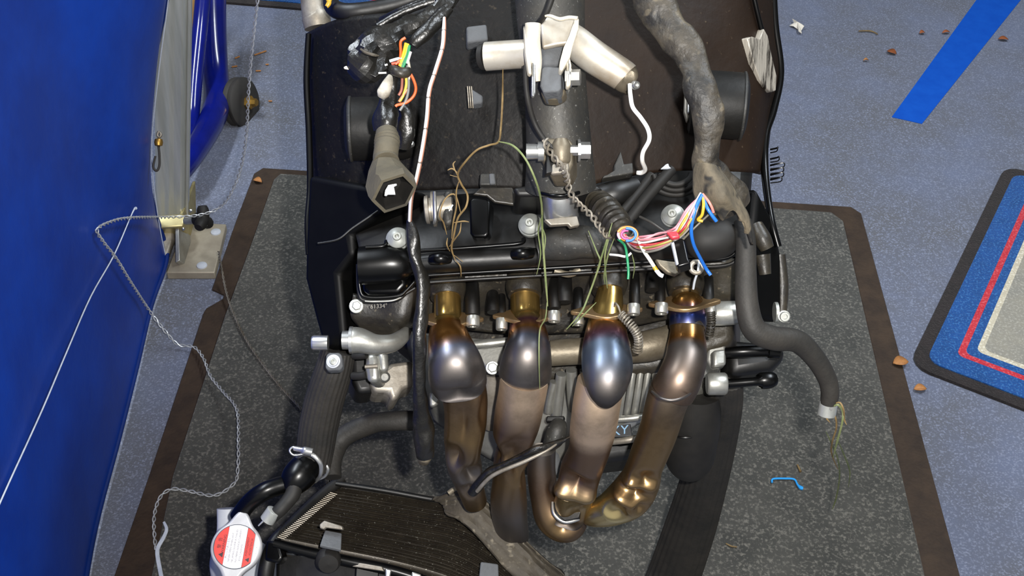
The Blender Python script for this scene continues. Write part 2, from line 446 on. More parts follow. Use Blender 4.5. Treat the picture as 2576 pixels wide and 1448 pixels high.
# ------------------------------------------------------------------ tape, scraps
tp = [(2243, 297), (2560, -30), (2600, -60), (2720, -60), (2540, 60), (2322, 312)]
quad_floor('tape_strip', [FL(*p) for p in [(2243, 295), (2500, -60), (2616, -60), (2319, 312), (2280, 303)]], m_tape, .0012, .0012, bevel=0,
           )['label'] = 'strip of bright blue tape stuck on the carpet'
bpy.data.objects['tape_strip']['category'] = 'tape'
def leaf(px, py, lx, ly, rot, m, label, name='dead_leaf', z=.004):
    c = FL(px, py, z); s = S(FLD(px, py)); vs, fs = [], []
    X = Vector((math.cos(rot), math.sin(rot), 0)); Y = Vector((-X.y, X.x, 0))
    n = 8
    for i in range(n + 1):
        t = i / n; wv = math.sin(math.pi * t) ** .8 * (1 - .25 * t)
        for k, j in enumerate((-1, 0, 1)):
            vs.append(c + X * ((t - .5) * lx * s) + Y * (j * wv * ly * s / 2) + Vector((0, 0, .004 * abs(j) * wv + .002 * math.sin(3 * t))))
    for i in range(n):
        for k in range(2): fs.append((i*3+k, i*3+k+1, (i+1)*3+k+1, (i+1)*3+k))
    o = mesh(name, vs, fs, m, solid=.0006)
    return finish(o, label, 'leaf')
leaf(2266, 911, 42, 36, .2, m_leaf, 'tan dead leaf on the edge of the charcoal mat beside the bordered rug', z=.008)
leaf(2315, 978, 34, 26, .1, m_leaf, 'small tan leaf on the carpet below the corner of the bordered rug')
leaf(2243, 132, 26, 24, -.6, m_leaf2, 'rust brown leaf on the carpet left of the blue tape')
leaf(2320, 83, 16, 14, .3, m_leaf2, 'tiny rust leaf scrap above the brown leaf left of the blue tape')
leaf(2380, 82, 22, 12, .2, m_leaf2, 'tiny rust leaf touching the left edge of the blue tape')
leaf(2524, 99, 26, 18, -.1, m_leaf2, 'rust brown leaf on the carpet right of the blue tape')
leaf(2178, 152, 14, 8, .1, m_leaf, 'pale speck of leaf below the rust leaf left of the tape', name='leaf_scrap')
leaf(648, 455, 26, 20, -.4, m_leaf, 'tan leaf scrap on the far left corner of the charcoal mat', name='leaf_scrap', z=.008)
for px, py, ln, rt_, lb in ((655, 133, 34, .7, 'long straw coloured wood shaving on the carpet near the small wheel'), (597, 144, 14, .8, 'small wood chip nearest the blue stand on the carpet'),
                        (590, 167, 14, .4, 'small wood chip just above the black wheel'), (650, 178, 13, .1, 'wood chip right of the hanging twisted wire'),
                        (672, 162, 8, .2, 'tiny wood speck right of the wood chips'), (680, 254, 9, 0, 'tiny pale speck on the carpet right of the brass nut')):
    c = FL(px, py, .003); s = S(FLD(px, py)); X = Vector((math.cos(rt_), math.sin(rt_), 0)); Y = Vector((-X.y, X.x, 0))
    finish(box('wood_chip', c, ln * s, 4 * s, .002, m_leaf, ax=(X, Y, Vector((0, 0, 1))), bevel=.0005), lb, 'wood chip')
# white scrap: a small three-lobed crumple
def scrap():
    c = FL(2004, 68, .002); s = S(FLD(2004, 68)); X = Vector((1, 0, 0)); Y = Vector((0, 1, 0)); vs, fs = [], []
    out = [(-18, 2), (-6, 8), (-8, 18), (4, 12), (14, 4), (16, -6), (8, -14), (6, -26), (-2, -24), (0, -10), (-10, -4)]
    for i, (x, y) in enumerate(out): vs.append(c + X * x * s + Y * y * s * 1.5 + Vector((0, 0, .002 + .006 * (i % 3) / 2)))
    vs.append(c + Vector((0, 0, .014))); n = len(out)
    for i in range(n): fs.append((i, (i+1) % n, n))
    return mesh('paper_scrap', vs, fs, m_paper, solid=.0015, smooth=False)
finish(scrap(), 'crumpled white scrap on the carpet right of the frame', 'scrap')
def floor_line(name, pts, m, z=.004, n=5, seg=6, **kw):
    return tube3(name, [(FL(x, y, z), r * S(FLD(x, y))) for x, y, r in pts], m, n=n, seg=seg, **kw)
finish(floor_line('blue_thread', [(1942, 1213, 2.5), (1945, 1204, 2.5), (1975, 1203, 2.5), (1998, 1205, 2.5), (2006, 1218, 2.5), (2014, 1226, 5), (2020, 1228, 4)], m_thread, z=.013),
       'short bright blue thread lying on the charcoal mat', 'thread')
finish(floor_line('straw_bit', [(1826, 1366, 1.5), (1840, 1373, 2), (1854, 1375, 1.5)], m_grass_d, z=.012), 'short straw on the mat near the lower edge', 'straw')
finish(floor_line('straw_bit', [(2006, 1168, 2), (2014, 1186, 3)], m_grass_d, z=.012), 'short tan straw just above the blue thread', 'straw')
finish(floor_line('straw_bit', [(2160, 78, 1.5), (2190, 78, 1.8), (2208, 86, 1.5)], m_grass_d, z=.004), 'pale curved straw on the carpet right of the white scrap', 'straw')

# ------------------------------------------------------------------ blue sheet at the left
YF = FL(418, 640).y
def lean(y):
    k = max(0.0, 1 - (YF - y) / .40); return .19 * k * k * (3 - 2 * k)
def tarp_pt(q):
    y, z, dx = q
    base = FL(418, 640).x + (FL(225, 1448).x - FL(418, 640).x) * (YF - y) / (YF - FL(225, 1448).y)
    return Vector((base + dx + lean(y) * z, y, z))
TA = empty('canopy_side_sheet', Vector((-.62, 1.1, 0)), 'blue vinyl side sheet hanging at the left of the picture', 'sheet')
ys = [YF + .0, YF - .06, YF - .16, YF - .3, YF - .45, YF - .62, YF - .8, YF - 1.0, YF - 1.25]
zs = [.012, .12, .25, .4, .6, .85, 1.1]
edge = [0, -.030, -.050, -.035, -.006, 0, 0]
rows = []
for k, z in enumerate(zs):
    r = []
    for j, y in enumerate(ys):
        fold = .004 * math.sin(j * 2.1 + .5) * min(1, j / 2) + .003 * math.sin(j * 1.3 + z * 3)
        r.append((y, z, fold + edge[k] * max(0, 1 - j / 2.0)))
    rows.append(r)
patch('sheet', rows, m_tarp, TA, n=(6, 8), solid=.002, conv=tarp_pt)
hp = []
for k, z in enumerate(zs): hp.append((tarp_pt((YF - .004, z, rows[k][0][2])) + Vector((.003, 0, 0)), .0045))
tube3('edge_hem', hp, m_hem, TA, n=6, seg=8)
hp = [(tarp_pt((y, .022, rows[0][j][2])) + Vector((.003, 0, 0)), .004) for j, y in enumerate(ys)]
tube3('bottom_hem', hp, m_hem, TA, n=6, seg=8)
hp = [(tarp_pt((YF - .028, z, rows[k][0][2] * .6)) + Vector((.004, 0, 0)), .0009) for k, z in enumerate(zs)]
tube3('stitching', hp, m_cord, TA, n=6, seg=5)
# thin white cord lying down the sheet
def tarp_hit(px, py):
    r = ray(px, py)
    lo, hi = .3, 3.0
    def fsd(t):
        p = CAM + r * t
        base = FL(418, 640).x + (FL(225, 1448).x - FL(418, 640).x) * (YF - p.y) / (YF - FL(225, 1448).y)
        return p.x - (base + lean(p.y) * p.z)
    for _ in range(50):
        mid = (lo + hi) / 2
        if fsd(mid) > 0: lo = mid
        else: hi = mid
    return CAM + r * lo
cp = []
for x, y in ((325, 523), (316, 535), (270, 640), (210, 745), (150, 880), (85, 1030), (0, 1212), (-40, 1300)):
    p = tarp_hit(x, y); cp.append((p + Vector((.010, 0, 0)), .0010 if y > 530 else .0026))
finish(tube3('white_cord', cp, m_cord, n=5, seg=6), 'thin white cord running down the blue sheet', 'cord')

# ------------------------------------------------------------------ canopy leg
PO = empty('awning_pole', FL(490, 690), 'aluminium awning pole with yellowish foot bracket beside the blue sheet', 'pole')
pb = W(434, 548, 2.18); pt = ATY(437, -260, pb.y + .02)
ax = (pt - pb).normalized(); xx = (Vector((1, 0, 0)) - ax * ax.x).normalized(); yy = ax.cross(xx)
wv = 39 * S(2.13)
prof = []
for k in range(80):
    a = 2 * math.pi * k / 80; c_, s_ = math.cos(a), math.sin(a)
    q = (abs(c_) ** 5 + abs(s_) ** 5) ** -.2
    q *= 1 - .05 * (1 + math.cos(k * 2 * math.pi / 8)) * (abs(s_) > .4)
    prof.append((q * c_ * wv, q * s_ * wv))
vs = []; fs = []
for p in (pb, pt):
    for x, y in prof: vs.append(p + xx * x + yy * y)
n = len(prof)
fs = [(i, (i+1) % n, n+(i+1) % n, n+i) for i in range(n)] + [tuple(range(n)), tuple(range(n, 2*n))]
mesh('post', vs, fs, m_alu, PO, angle=20)
# fin strip on the right of the post
tube3('edge_bead', [(pb + xx * (wv * 1.03) + yy * -wv*.5, .003), (pt + xx * (wv * 1.03) + yy * -wv*.5, .003)], m_alu, PO, seg=8, n=3)
plate('collar', [(393, 540), (466, 537), (462, 570), (398, 574)], 2.105, .055, m_zinc, PO, bevel=.004)
plate('bracket_side', [(440, 570), (450, 568), (452, 655), (441, 660)], 2.10, .05, m_silver, PO)
plate('bracket_web', [(448, 565), (492, 455), (494, 545), (478, 600), (455, 660)], [2.11, 2.2, 2.2, 2.16, 2.12], .006, m_zinc, PO)
plate('hinge_cheek', [(398, 576), (438, 572), (440, 600), (418, 660), (405, 690), (395, 640)], 2.115, .02, m_silverd, PO, bevel=.006)
basep = [FL(422, 702), FL(543, 702), FL(572, 580), FL(470, 575)]
quad_floor('base_plate', basep, m_plate, .016, .016, bevel=.002, parent=PO)
for px, py in ((508, 668), (543, 584)):
    p = FL(px, py, .016); lathe('rivet', p, (0, 0, 1), [(.0095, 0), (.009, .002), (.006, .0035), (1e-5, .004)], m_white, PO, seg=16)
kd = W(468, 555, 2.09); kx = (W(535, 550, 2.05) - kd).normalized()
lathe('knob_shaft', kd, kx, [(.007, 0), (.007, .03), (.011, .03), (.012, .05)], m_zbolt, PO, seg=16)
lathe('clamp_knob', kd + kx * .026, kx, [(.010, 0), (.013, .006), (.013, .018), (1e-5, .019)], m_rubblk, PO, seg=20)
kc = kd + kx * .046
for k in range(3):
    a = R(90 + 120 * k + 10); dv = UP * math.sin(a) + FWD * math.cos(a) * .9 + RT * math.cos(a) * .25
    tube3('knob_lobe', [(kc, .010), (kc + dv * .016, .0105), (kc + dv * .024, .007)], m_rubblk, PO, seg=12, n=4)
for px, py in ((480, 530), (462, 576)):
    lathe('rivet', W(px, py, 2.10), toV(W(px, py, 2.1)), [(.003, 0), (.003, .001), (1e-5, .003)], m_chrome, PO, seg=10)
# snap hook hanging on the sheet's edge
hk = empty('snap_hook', W(396, 420, 1.92), 'small dark metal snap hook on the edge of the blue sheet', 'hook')
hd = 1.89
tube('ring', [(399, 330, hd, 3), (405, 338, hd, 3.5), (401, 345, hd, 3), (396, 340, hd, 3), (399, 330, hd, 3)], m_silverd, hk, seg=8)
lathe('swivel', W(399, 358, hd), UP, [(1e-5, -.007), (.006, -.005), (.007, 0), (.006, .005), (1e-5, .007)], m_brass, hk, seg=14)
tube('hook_loop', [(399, 368, hd, 3), (401, 390, hd, 3), (401, 415, hd, 3), (396, 428, hd, 3), (389, 427, hd, 3), (386, 415, hd, 3), (391, 392, hd, 2.5)], m_tyre, hk, seg=8)

# ------------------------------------------------------------------ blue stand with wheel
ST = empty('blue_stand', FL(560, 400), 'blue enamelled tubular stand with a small black wheel behind the awning pole', 'stand')
g = lambda px, py, z: FLD(px, py, z)
tube('main_tube', [(530, -60, 2.5, 38), (533, 60, 2.5, 36), (540, 170, 2.49, 33), (546, 235, 2.46, 33), (538, 290, 2.40, 33), (512, 345, 2.33, 31), (478, 400, 2.26, 28), (448, 440, 2.22, 26)], m_bluepaint, ST, seg=20)
tube('brace_tube', [(516, -60, 2.42, 20), (504, 60, 2.42, 19), (492, 180, 2.4, 19), (484, 290, 2.38, 18), (478, 360, 2.32, 18)], m_bluepaint, ST, seg=16)
wp = W(606, 258, 2.47); wax = (RT * .93 - UP * .05 - FWD * .36).normalized()
rr = .052
lathe('tyre', wp - wax * .016, wax, [(.022, 0), (rr*.86, 0), (rr, .006), (rr, .013), (rr*.97, .016), (rr, .019), (rr, .026), (rr*.86, .032), (.022, .032)], m_tyre, ST, seg=36)
lathe('hub', wp, wax, [(.024, -.012), (.024, .013), (.012, .016), (1e-5, .016)], m_tyre, ST, seg=20)
lathe('axle_nut', wp + wax * .016, wax, [(.014, 0), (.014, .010), (.009, .013), (.008, .022), (1e-5, .022)], m_brass, ST, seg=6, smooth=False)
tube3('axle', [(W(545, 262, 2.47), .007), (wp + wax * .03, .007)], m_zbolt, ST, seg=10, n=2)
bo = empty('plywood_board', FL(485, 140), 'leaning plywood board between the awning pole and the blue stand', 'board')
plate('panel', [(420, -80), (499, -80), (493, 120), (486, 165), (430, 168)], [2.55, 2.55, 2.62, 2.64, 2.64], .018, m_wood, bo)
finish(bo)

# ------------------------------------------------------------------ twisted locking wire
def twisted(name, pts, rw, rh, m, label, cat, period=.017, parent=None):
    """pts: world points; two strands wound round each other"""
    path = resample([(*p, 1.0) for p in pts], 40)
    P = [q for q, _ in path]
    L = [0]
    for i in range(1, len(P)): L.append(L[-1] + (P[i] - P[i-1]).length)
    step = period / 8; n = int(L[-1] / step); C = []; j = 0
    for i in range(n + 1):
        s = i * step
        while j < len(L) - 2 and L[j+1] < s: j += 1
        t = (s - L[j]) / max(1e-9, L[j+1] - L[j]); C.append(P[j].lerp(P[j+1], t))
    fr = frames([(c, 1) for c in C]); vs, fs = [], []
    for st in (0, math.pi):
        H = []
        for i, c in enumerate(C):
            a = 2 * math.pi * i / 8 + st; T, x, y = fr[i]; H.append(c + x * (rh * math.cos(a)) + y * (rh * math.sin(a)))
        hf = frames([(h, 1) for h in H]); b0 = len(vs)
        for i, h in enumerate(H):
            T, x, y = hf[i]
            for k in range(5):
                a = 2 * math.pi * k / 5; vs.append(h + x * (rw * math.cos(a)) + y * (rw * math.sin(a)))
        for i in range(len(H) - 1):
            for k in range(5): fs.append((b0+i*5+k, b0+i*5+(k+1) % 5, b0+(i+1)*5+(k+1) % 5, b0+(i+1)*5+k))
    o = mesh(name, vs, fs, m, parent)
    if label: finish(o, label, cat)
    return o
wa = [(662, -60, 1.7), (648, 0, 1.72), (634, 120, 1.78), (625, 230, 1.84), (620, 330, 1.9), (606, 420, 1.96), (578, 490, 2.0), (548, 524, 2.02), (500, 541, 2.0),
      (420, 546, 1.95), (330, 548, 1.86), (285, 556, 1.84), (245, 577, 1.86), (258, 606, 1.87), (292, 650, 1.9), (330, 712, 1.92), (375, 780, 1.94), (420, 838, 1.95)]
pts = []
for q in wa:
    pw = W(*q)
    if q[0] < 470 and q[1] > 500:
        ph_ = tarp_hit(q[0], q[1])
        if (ph_ - CAM).length < (pw - CAM).length + .06: pw = CAM + (ph_ - CAM) * (1 - .035 / (ph_ - CAM).length)
    pts.append(pw)
pts = pts + [FL(448, 866, .012), FL(488, 872, .014), FL(512, 900, .018), FL(530, 945, .022), FL(562, 985, .03), FL(596, 1030, .045), FL(600, 1120, .05), FL(598, 1180, .04), FL(588, 1216, .018),
        FL(540, 1245, .016), FL(470, 1233, .016), FL(430, 1230, .016), FL(402, 1252, .016), FL(388, 1300, .016), FL(390, 1360, .014), FL(394, 1385, .014)]
twisted('locking_wire', pts, .0010, .0019, m_wire, 'long twisted steel locking wire looping from the top over the clamp knob to the mat', 'wire', period=.026)
twisted('locking_wire', [W(550, 632, 2.02), FL(560, 690, .03), FL(577, 760, .018), FL(612, 840, .015), FL(650, 900, .014), FL(700, 965, .014), FL(760, 1030, .015)], .0010, .0012, m_silverd,
        'thin twisted wire trailing from the base plate across the mat', 'wire')
finish(floor_line('cable_tie', [(412, 1312, 3), (419, 1330, 4), (412, 1350, 4.5), (398, 1375, 5), (396, 1395, 5), (402, 1430, 5), (410, 1470, 5)], m_cord, z=.016, flat=.4),
       'white cable tie on the mat at the end of the locking wire', 'cable tie')

# ================================================================== motorcycle
BK = empty('motorcycle', FL(1400, 1250), 'stripped black motorcycle front end with bare engine, headstock and four header pipes', 'motorcycle')
# --- dark bodies behind everything
plate('airbox', [(800, 110), (1000, 40), (1300, -60), (1900, -60), (1930, 150), (1900, 520), (1820, 600), (900, 620), (810, 580)], 1.30, .22, m_black, BK, bevel=.02)
plate('cylinder_block', [(905, 640), (1850, 590), (1850, 860), (1660, 930), (1400, 960), (1060, 900), (900, 800)], 1.25, .18, m_grime, BK, bevel=.01)
# --- frame panels
def dust(amp, sc):
    return lambda i, j, p: FWD * (amp * noise.noise(p * sc))
PL = patch('frame_panel', [
    [(772, 82, 1.25), (860, 46, 1.20), (1050, 22, 1.165), (1200, -40, 1.15), (1345, -60, 1.14)],
    [(768, 200, 1.25), (880, 190, 1.19), (1060, 180, 1.16), (1200, 170, 1.145), (1345, 165, 1.135)],
    [(775, 330, 1.25), (885, 330, 1.19), (1060, 330, 1.16), (1200, 325, 1.145), (1345, 320, 1.135)],
    [(780, 470, 1.25), (890, 470, 1.19), (1050, 478, 1.165), (1200, 474, 1.15), (1345, 478, 1.14)]], m_dusty, BK, n=8, solid=.006, disp=dust(.003, 14),
    label='glossy black frame panel on the left of the headstock')
PR = patch('frame_panel', [
    [(1455, -60, 1.14), (1600, -60, 1.15), (1750, -60, 1.165), (1880, -60, 1.19), (1950, -60, 1.25)],
    [(1455, 75, 1.137), (1600, 75, 1.15), (1750, 78, 1.16), (1885, 80, 1.19), (1955, 78, 1.25)],
    [(1455, 180, 1.137), (1600, 180, 1.15), (1750, 180, 1.165), (1890, 180, 1.19), (1966, 182, 1.25)],
    [(1455, 300, 1.137), (1600, 300, 1.15), (1750, 300, 1.165), (1880, 300, 1.19), (1944, 290, 1.25)],
    [(1455, 475, 1.14), (1560, 447, 1.15), (1700, 430, 1.165), (1870, 432, 1.19), (1925, 440, 1.25)]], m_brownp, BK, n=8, solid=.006, disp=dust(.003, 12),
    label='dusty brown black frame panel on the right of the headstock')
tube('panel_edge', [(1944, -60, 1.245, 9), (1950, 60, 1.245, 9), (1964, 180, 1.245, 9), (1946, 275, 1.24, 10), (1926, 340, 1.235, 10), (1924, 430, 1.225, 10), (1938, 540, 1.19, 9), (1958, 620, 1.185, 9)], m_gloss, PR, seg=12)
tube('panel_edge', [(1885, -60, 1.185, 6), (1905, 30, 1.196, 6), (1925, 110, 1.21, 7)], m_gloss, PR, seg=10)
plate('scraped_edge', [(1880, 96), (1893, 92), (1912, 98), (1922, 72), (1932, 90), (1942, 140), (1954, 190), (1952, 228), (1940, 232), (1925, 218), (1912, 200), (1898, 160)], [1.180, 1.182, 1.194, 1.200, 1.207, 1.214, 1.224, 1.224, 1.214, 1.203, 1.194, 1.184], .008, m_scrape, PR, bevel=.001, label='bare scraped metal')
tube('panel_edge', [(776, 85, 1.235, 7), (771, 200, 1.235, 8), (777, 330, 1.235, 8), (780, 470, 1.225, 8), (774, 560, 1.21, 8), (776, 640, 1.205, 7)], m_spar, PL, seg=10)
# left flank and arm of the frame
plate('frame_spar', [(775, 440), (1000, 480), (985, 520), (880, 590), (890, 640), (850, 690), (868, 870), (815, 888), (790, 800), (764, 700), (766, 610)], lambda x, y: 1.17 + (880 - x) * .0003, .05, m_spar, BK, bevel=.006)
plate('frame_spar', [(1905, 470), (1952, 560), (1972, 660), (1975, 800), (1955, 810), (1900, 800), (1890, 620)], lambda x, y: 1.17 + (x - 1900) * .0004, .05, m_spar, BK, bevel=.006)
tube('frame_rib', [(800, 612, 1.155, 3), (850, 602, 1.15, 3), (885, 575, 1.15, 3), (925, 548, 1.15, 3), (965, 520, 1.15, 3)], m_black, BK, seg=8)
tube('spar_spacer', [(1902, 565, 1.16, 17), (1918, 600, 1.155, 22), (1930, 625, 1.155, 18)], m_grime, BK, seg=12)
tube('spar_spacer', [(1918, 640, 1.16, 20), (1925, 690, 1.16, 15)], m_grime, BK, seg=12)
tube('spar_spacer', [(1962, 640, 1.20, 14), (1968, 720, 1.2, 16), (1965, 790, 1.2, 14)], m_grime, BK, seg=12)
# squared mount pad with bolt, mount bolts
pp = [(820, 892), (828, 886), (853, 886), (860, 893), (862, 920), (856, 930), (824, 931), (818, 924)]
pad = plate('mount_pad', pp, 1.135, .012, m_greypad, BK, bevel=.002)
bolt(839, 909, 1.134, 14, m_white, pad, 'socket', tilt=(-.2, .25), fl=1.25, h=.7, name='washer_bolt')
bolt(838, 909, 1.128, 8, m_zbolt, pad, 'socket', tilt=(-.2, .25), fl=1.1, h=.7)
bolt(896, 770, 1.14, 12, m_zbolt, BK, 'hex', tilt=(.1, .15), h=1.1, fl=1.5, label='flanged hex bolt left of the engine')
bolt(1972, 795, 1.15, 12, m_zbolt, BK, 'socket', tilt=(.2, -.1), h=1.2, fl=1.25, label='socket bolt at the right frame spar')
lathe('washer', W(1948, 785, 1.16), RT, [(.010, 0), (.010, .003), (.004, .003)], m_zbolt, BK, seg=16)
# --- intake stubs
m_stub = mat('matt_black_intake', '#0c0c0b', '#171512', 20, rough=.55, spec=.25, bump=.08, bscale=160)
def stub(base, tip, d0, d1, r, arcmat, nm):
    a, b = W(*base, d0), W(*tip, d1); ax = (b - a); L_ = ax.length; q = r * S(d0)
    o = lathe(nm, a, ax, [(q*.7, 0), (q*.97, L_*.05), (q, L_*.15), (q, L_*.85), (q*.93, L_*.97), (q*.8, L_), (q*.62, L_), (q*.58, L_*.7), (1e-5, L_*.7)], m_stub, BK, seg=40)
    lathe('rim', a, ax, [(q*1.0, L_*.06), (q*1.035, L_*.07), (q*1.035, L_*.1), (q*1.0, L_*.11)], m_headtube, o, seg=40)
    return o, a, ax, L_, q
o, a, ax, L_, q = stub((868, 325), (1036, 322), 1.15, 1.155, 80, None, 'intake_stub')
for t, h0, h1 in ((R(20), .80, 1.04), (R(-8), .72, 1.0), (R(-40), .8, 1.02)):
    pass
plate('clamp_band', [(1022, 292), (1034, 282), (1042, 300), (1043, 318), (1020, 318)], 1.122, .006, m_chrome, o)
plate('clamp_band', [(1018, 322), (1044, 320), (1044, 342), (1016, 350)], 1.12, .006, m_silver, o)
plate('clamp_band', [(1012, 360), (1040, 352), (1041, 362), (1016, 374)], 1.124, .006, m_chrome, o)
o, a, ax, L_, q = stub((1880, 268), (1735, 258), 1.15, 1.155, 84, None, 'intake_stub')
plate('clamp_band', [(1722, 235), (1732, 205), (1740, 245), (1738, 290), (1728, 308), (1720, 280)], 1.145, .006, m_silverd, o, bevel=.002)
plate('clamp_band', [(1731, 245), (1739, 240), (1737, 283), (1730, 284)], 1.14, .004, m_chrome, o)
# --- tabs on the panel
plate('rubber_pad', [(1173, 66), (1224, 60), (1228, 100), (1175, 107)], 1.125, .016, m_greypad, BK, bevel=.002)
fn = plate('cooling_tab', [(1186, 222), (1215, 240), (1214, 258), (1188, 262)], 1.13, .012, m_greypad, BK, bevel=.002)
for k in range(3): tube('fin', [(1176 + 5*k, 217, 1.118, 1.6), (1180 + 5*k, 272, 1.118, 1.6)], m_silverd, fn, seg=6, n=2)
tbq = plate('metal_tab', [(1208, 436), (1247, 434), (1250, 465), (1206, 465)], 1.12, .014, m_headtube, BK)
plate('tab_face', [(1231, 435), (1244, 435), (1248, 462), (1233, 463)], 1.116, .004, m_greypad, tbq)
plate('metal_tab', [(1545, 415), (1562, 378), (1570, 412), (1592, 408), (1594, 435), (1515, 448), (1520, 440), (1545, 436)], 1.135, .012, m_headtube, BK)
# --- headstock
HT = tube('headstock', [(1380, -90, 1.06, 92), (1385, 40, 1.06, 86), (1395, 180, 1.06, 78), (1402, 300, 1.063, 80), (1408, 400, 1.07, 84), (1410, 470, 1.08, 90)], m_headtube, BK, seg=32, flat=.9)
plate('headstock_gusset', [(1290, 470), (1340, 462), (1500, 462), (1520, 476), (1455, 490), (1370, 492), (1300, 492)], 1.08, .05, m_black, BK, bevel=.005)
q0 = W(1409, 488, 1.07); ax = (W(1412, 540, 1.085) - q0); q = 45 * S(1.07)
lathe('bearing_race', q0, ax, [(q*.9, -.004), (q, 0), (q, ax.length*1.0), (q*.92, ax.length*1.06), (q*.6, ax.length*1.06)], m_chrome, BK, seg=40, label='shiny steel lower bearing race')
tube('seal_ring', [(1362, 486, 1.055, 5), (1385, 491, 1.045, 5), (1410, 492, 1.042, 5), (1435, 490, 1.045, 5), (1456, 484, 1.055, 5)], m_gloss, BK, seg=8)
plate('bent_tab', [(1370, 551), (1452, 542), (1459, 566), (1436, 571), (1430, 563), (1386, 566)], 1.065, .006, m_silverd, BK, bevel=.001)
# clamp on the headstock
CL = plate('steering_clamp', [(1358, 352), (1378, 345), (1432, 347), (1440, 360), (1440, 412), (1428, 436), (1380, 438), (1374, 405), (1358, 400)], 1.015, .03, m_tanal, BK, bevel=.004)
plate('clamp_slot', [(1376, 378), (1396, 378), (1396, 432), (1374, 436)], 1.011, .008, m_black, CL, bevel=.001)
lathe('clamp_barrel', W(1412, 375, 1.012), UP, [(.007, -.012), (.008, -.010), (.008, .004), (.005, .009), (1e-5, .009)], m_tanal, CL, seg=18)
pL = W(1362, 381, 1.015)
lathe('clamp_bolt', pL, -RT, [(.0085, -.002), (.0085, .003), (.0065, .003), (.0068, .013), (1e-5, .013)], m_chrome, CL, seg=24)
pR = W(1436, 378, 1.015)
lathe('clamp_bolt', pR, RT, [(.0045, -.002), (.0045, .006), (.0095, .006), (.0095, .008), (.0072, .0085), (.0072, .0165), (1e-5, .017)], m_chrome, CL, seg=6, smooth=False)
plate('clamp_tongue', [(1385, 412), (1428, 400), (1432, 425), (1418, 434), (1384, 438)], 1.008, .006, m_silverd, CL, bevel=.002)
# --- broken fairing stay (aluminium)
FS = empty('x', (0, 0, 0)); bpy.data.objects.remove(FS)
FS = tube('fairing_stay', [(1222, 142, 1.035, 36), (1280, 138, 1.03, 36), (1345, 134, 1.02, 36)], m_bracket, BK, seg=28, n=4, label='broken bright alloy fairing stay bolted across the headstock')
tube('end_plug', [(1212, 143, 1.038, 33), (1224, 142, 1.036, 34)], m_rubblk, FS, seg=24, n=2)
tube('stay_arm', [(1400, 70, 1.03, 30), (1440, 100, 1.025, 40), (1490, 140, 1.02, 42), (1560, 185, 1.02, 40), (1572, 194, 1.02, 39)], m_bracket, FS, seg=28, n=5)
tube('torn_end', [(1560, 188, 1.02, 30), (1575, 196, 1.02, 36), (1588, 200, 1.018, 30), (1597, 206, 1.018, 16)], m_tanal, FS, seg=14, n=4, disp=lump(.6, 120))
tube('side_web', [(1340, 60, 1.0, 22), (1340, 110, 1.0, 22), (1346, 160, 1.0, 17), (1352, 205, 1.0, 8)], m_whitemet, FS, seg=14, n=6, flat=.8, disp=lump(.22, 60))
plate('web_lip', [(1319, 62), (1327, 110), (1336, 150), (1338, 187), (1330, 184), (1322, 130)], .992, .006, m_whitemet, FS)
plate('web_tab', [(1338, 155), (1348, 160), (1348, 232), (1344, 242), (1337, 240)], .988, .005, m_chrome, FS)
plate('back_web', [(1358, 60), (1368, 52), (1376, 28), (1385, 40), (1410, 48), (1452, 42), (1448, 70), (1432, 108), (1400, 112), (1364, 120)], 1.01, .006, m_bracket, FS, bevel=.002)
tube('torn_rim', [(1372, 40, 1.005, 3), (1385, 40, 1.002, 4), (1408, 48, 1.0, 5), (1432, 44, 1.0, 5), (1453, 46, .998, 5)], m_whitemet, FS, seg=8)
plate('side_web', [(1447, 42), (1457, 46), (1456, 72), (1440, 118), (1434, 145), (1414, 178), (1407, 174), (1409, 152), (1418, 118), (1432, 88)], .995, .01, m_whitemet, FS, bevel=.003)
plate('web_tab', [(1424, 148), (1434, 142), (1438, 162), (1436, 216), (1424, 218), (1427, 170)], .992, .008, m_whitemet, FS, bevel=.002)
plate('rubber_block', [(1364, 112), (1430, 106), (1412, 150), (1408, 165), (1364, 164)], 1.012, .02, m_greypad, FS, bevel=.004)
plate('rubber_block', [(1362, 172), (1368, 166), (1406, 168), (1412, 178), (1412, 222), (1404, 230), (1366, 232), (1358, 216)], .998, .024, m_greypad, FS, bevel=.004)
plate('block_clamp', [(1358, 225), (1424, 220), (1420, 238), (1395, 248), (1366, 246)], 1.006, .016, m_tanal, FS, bevel=.003)
pR = W(1436, 195, .998); lathe('stay_bolt', pR, (RT + FWD * -.2).normalized(), [(.0085, -.004), (.0085, 0), (.0068, .001), (.0068, .008), (1e-5, .008)], m_chrome, FS, seg=6, smooth=False)
bolt(1596, 214, 1.012, 10, m_chrome, FS, 'socket', tilt=(.6, 0), h=1.2, fl=1.15, name='stay_bolt')
tube('cable', [(1400, -40, 1.0, 8), (1375, 30, 1.005, 8), (1352, 62, 1.02, 7)], m_rubblk, BK, seg=10)
tube('cable', [(1322, 165, 1.0, 7), (1326, 240, 1.0, 7), (1345, 310, 1.01, 7), (1375, 358, 1.01, 6), (1398, 375, 1.01, 5)], m_rubblk, BK, seg=10)
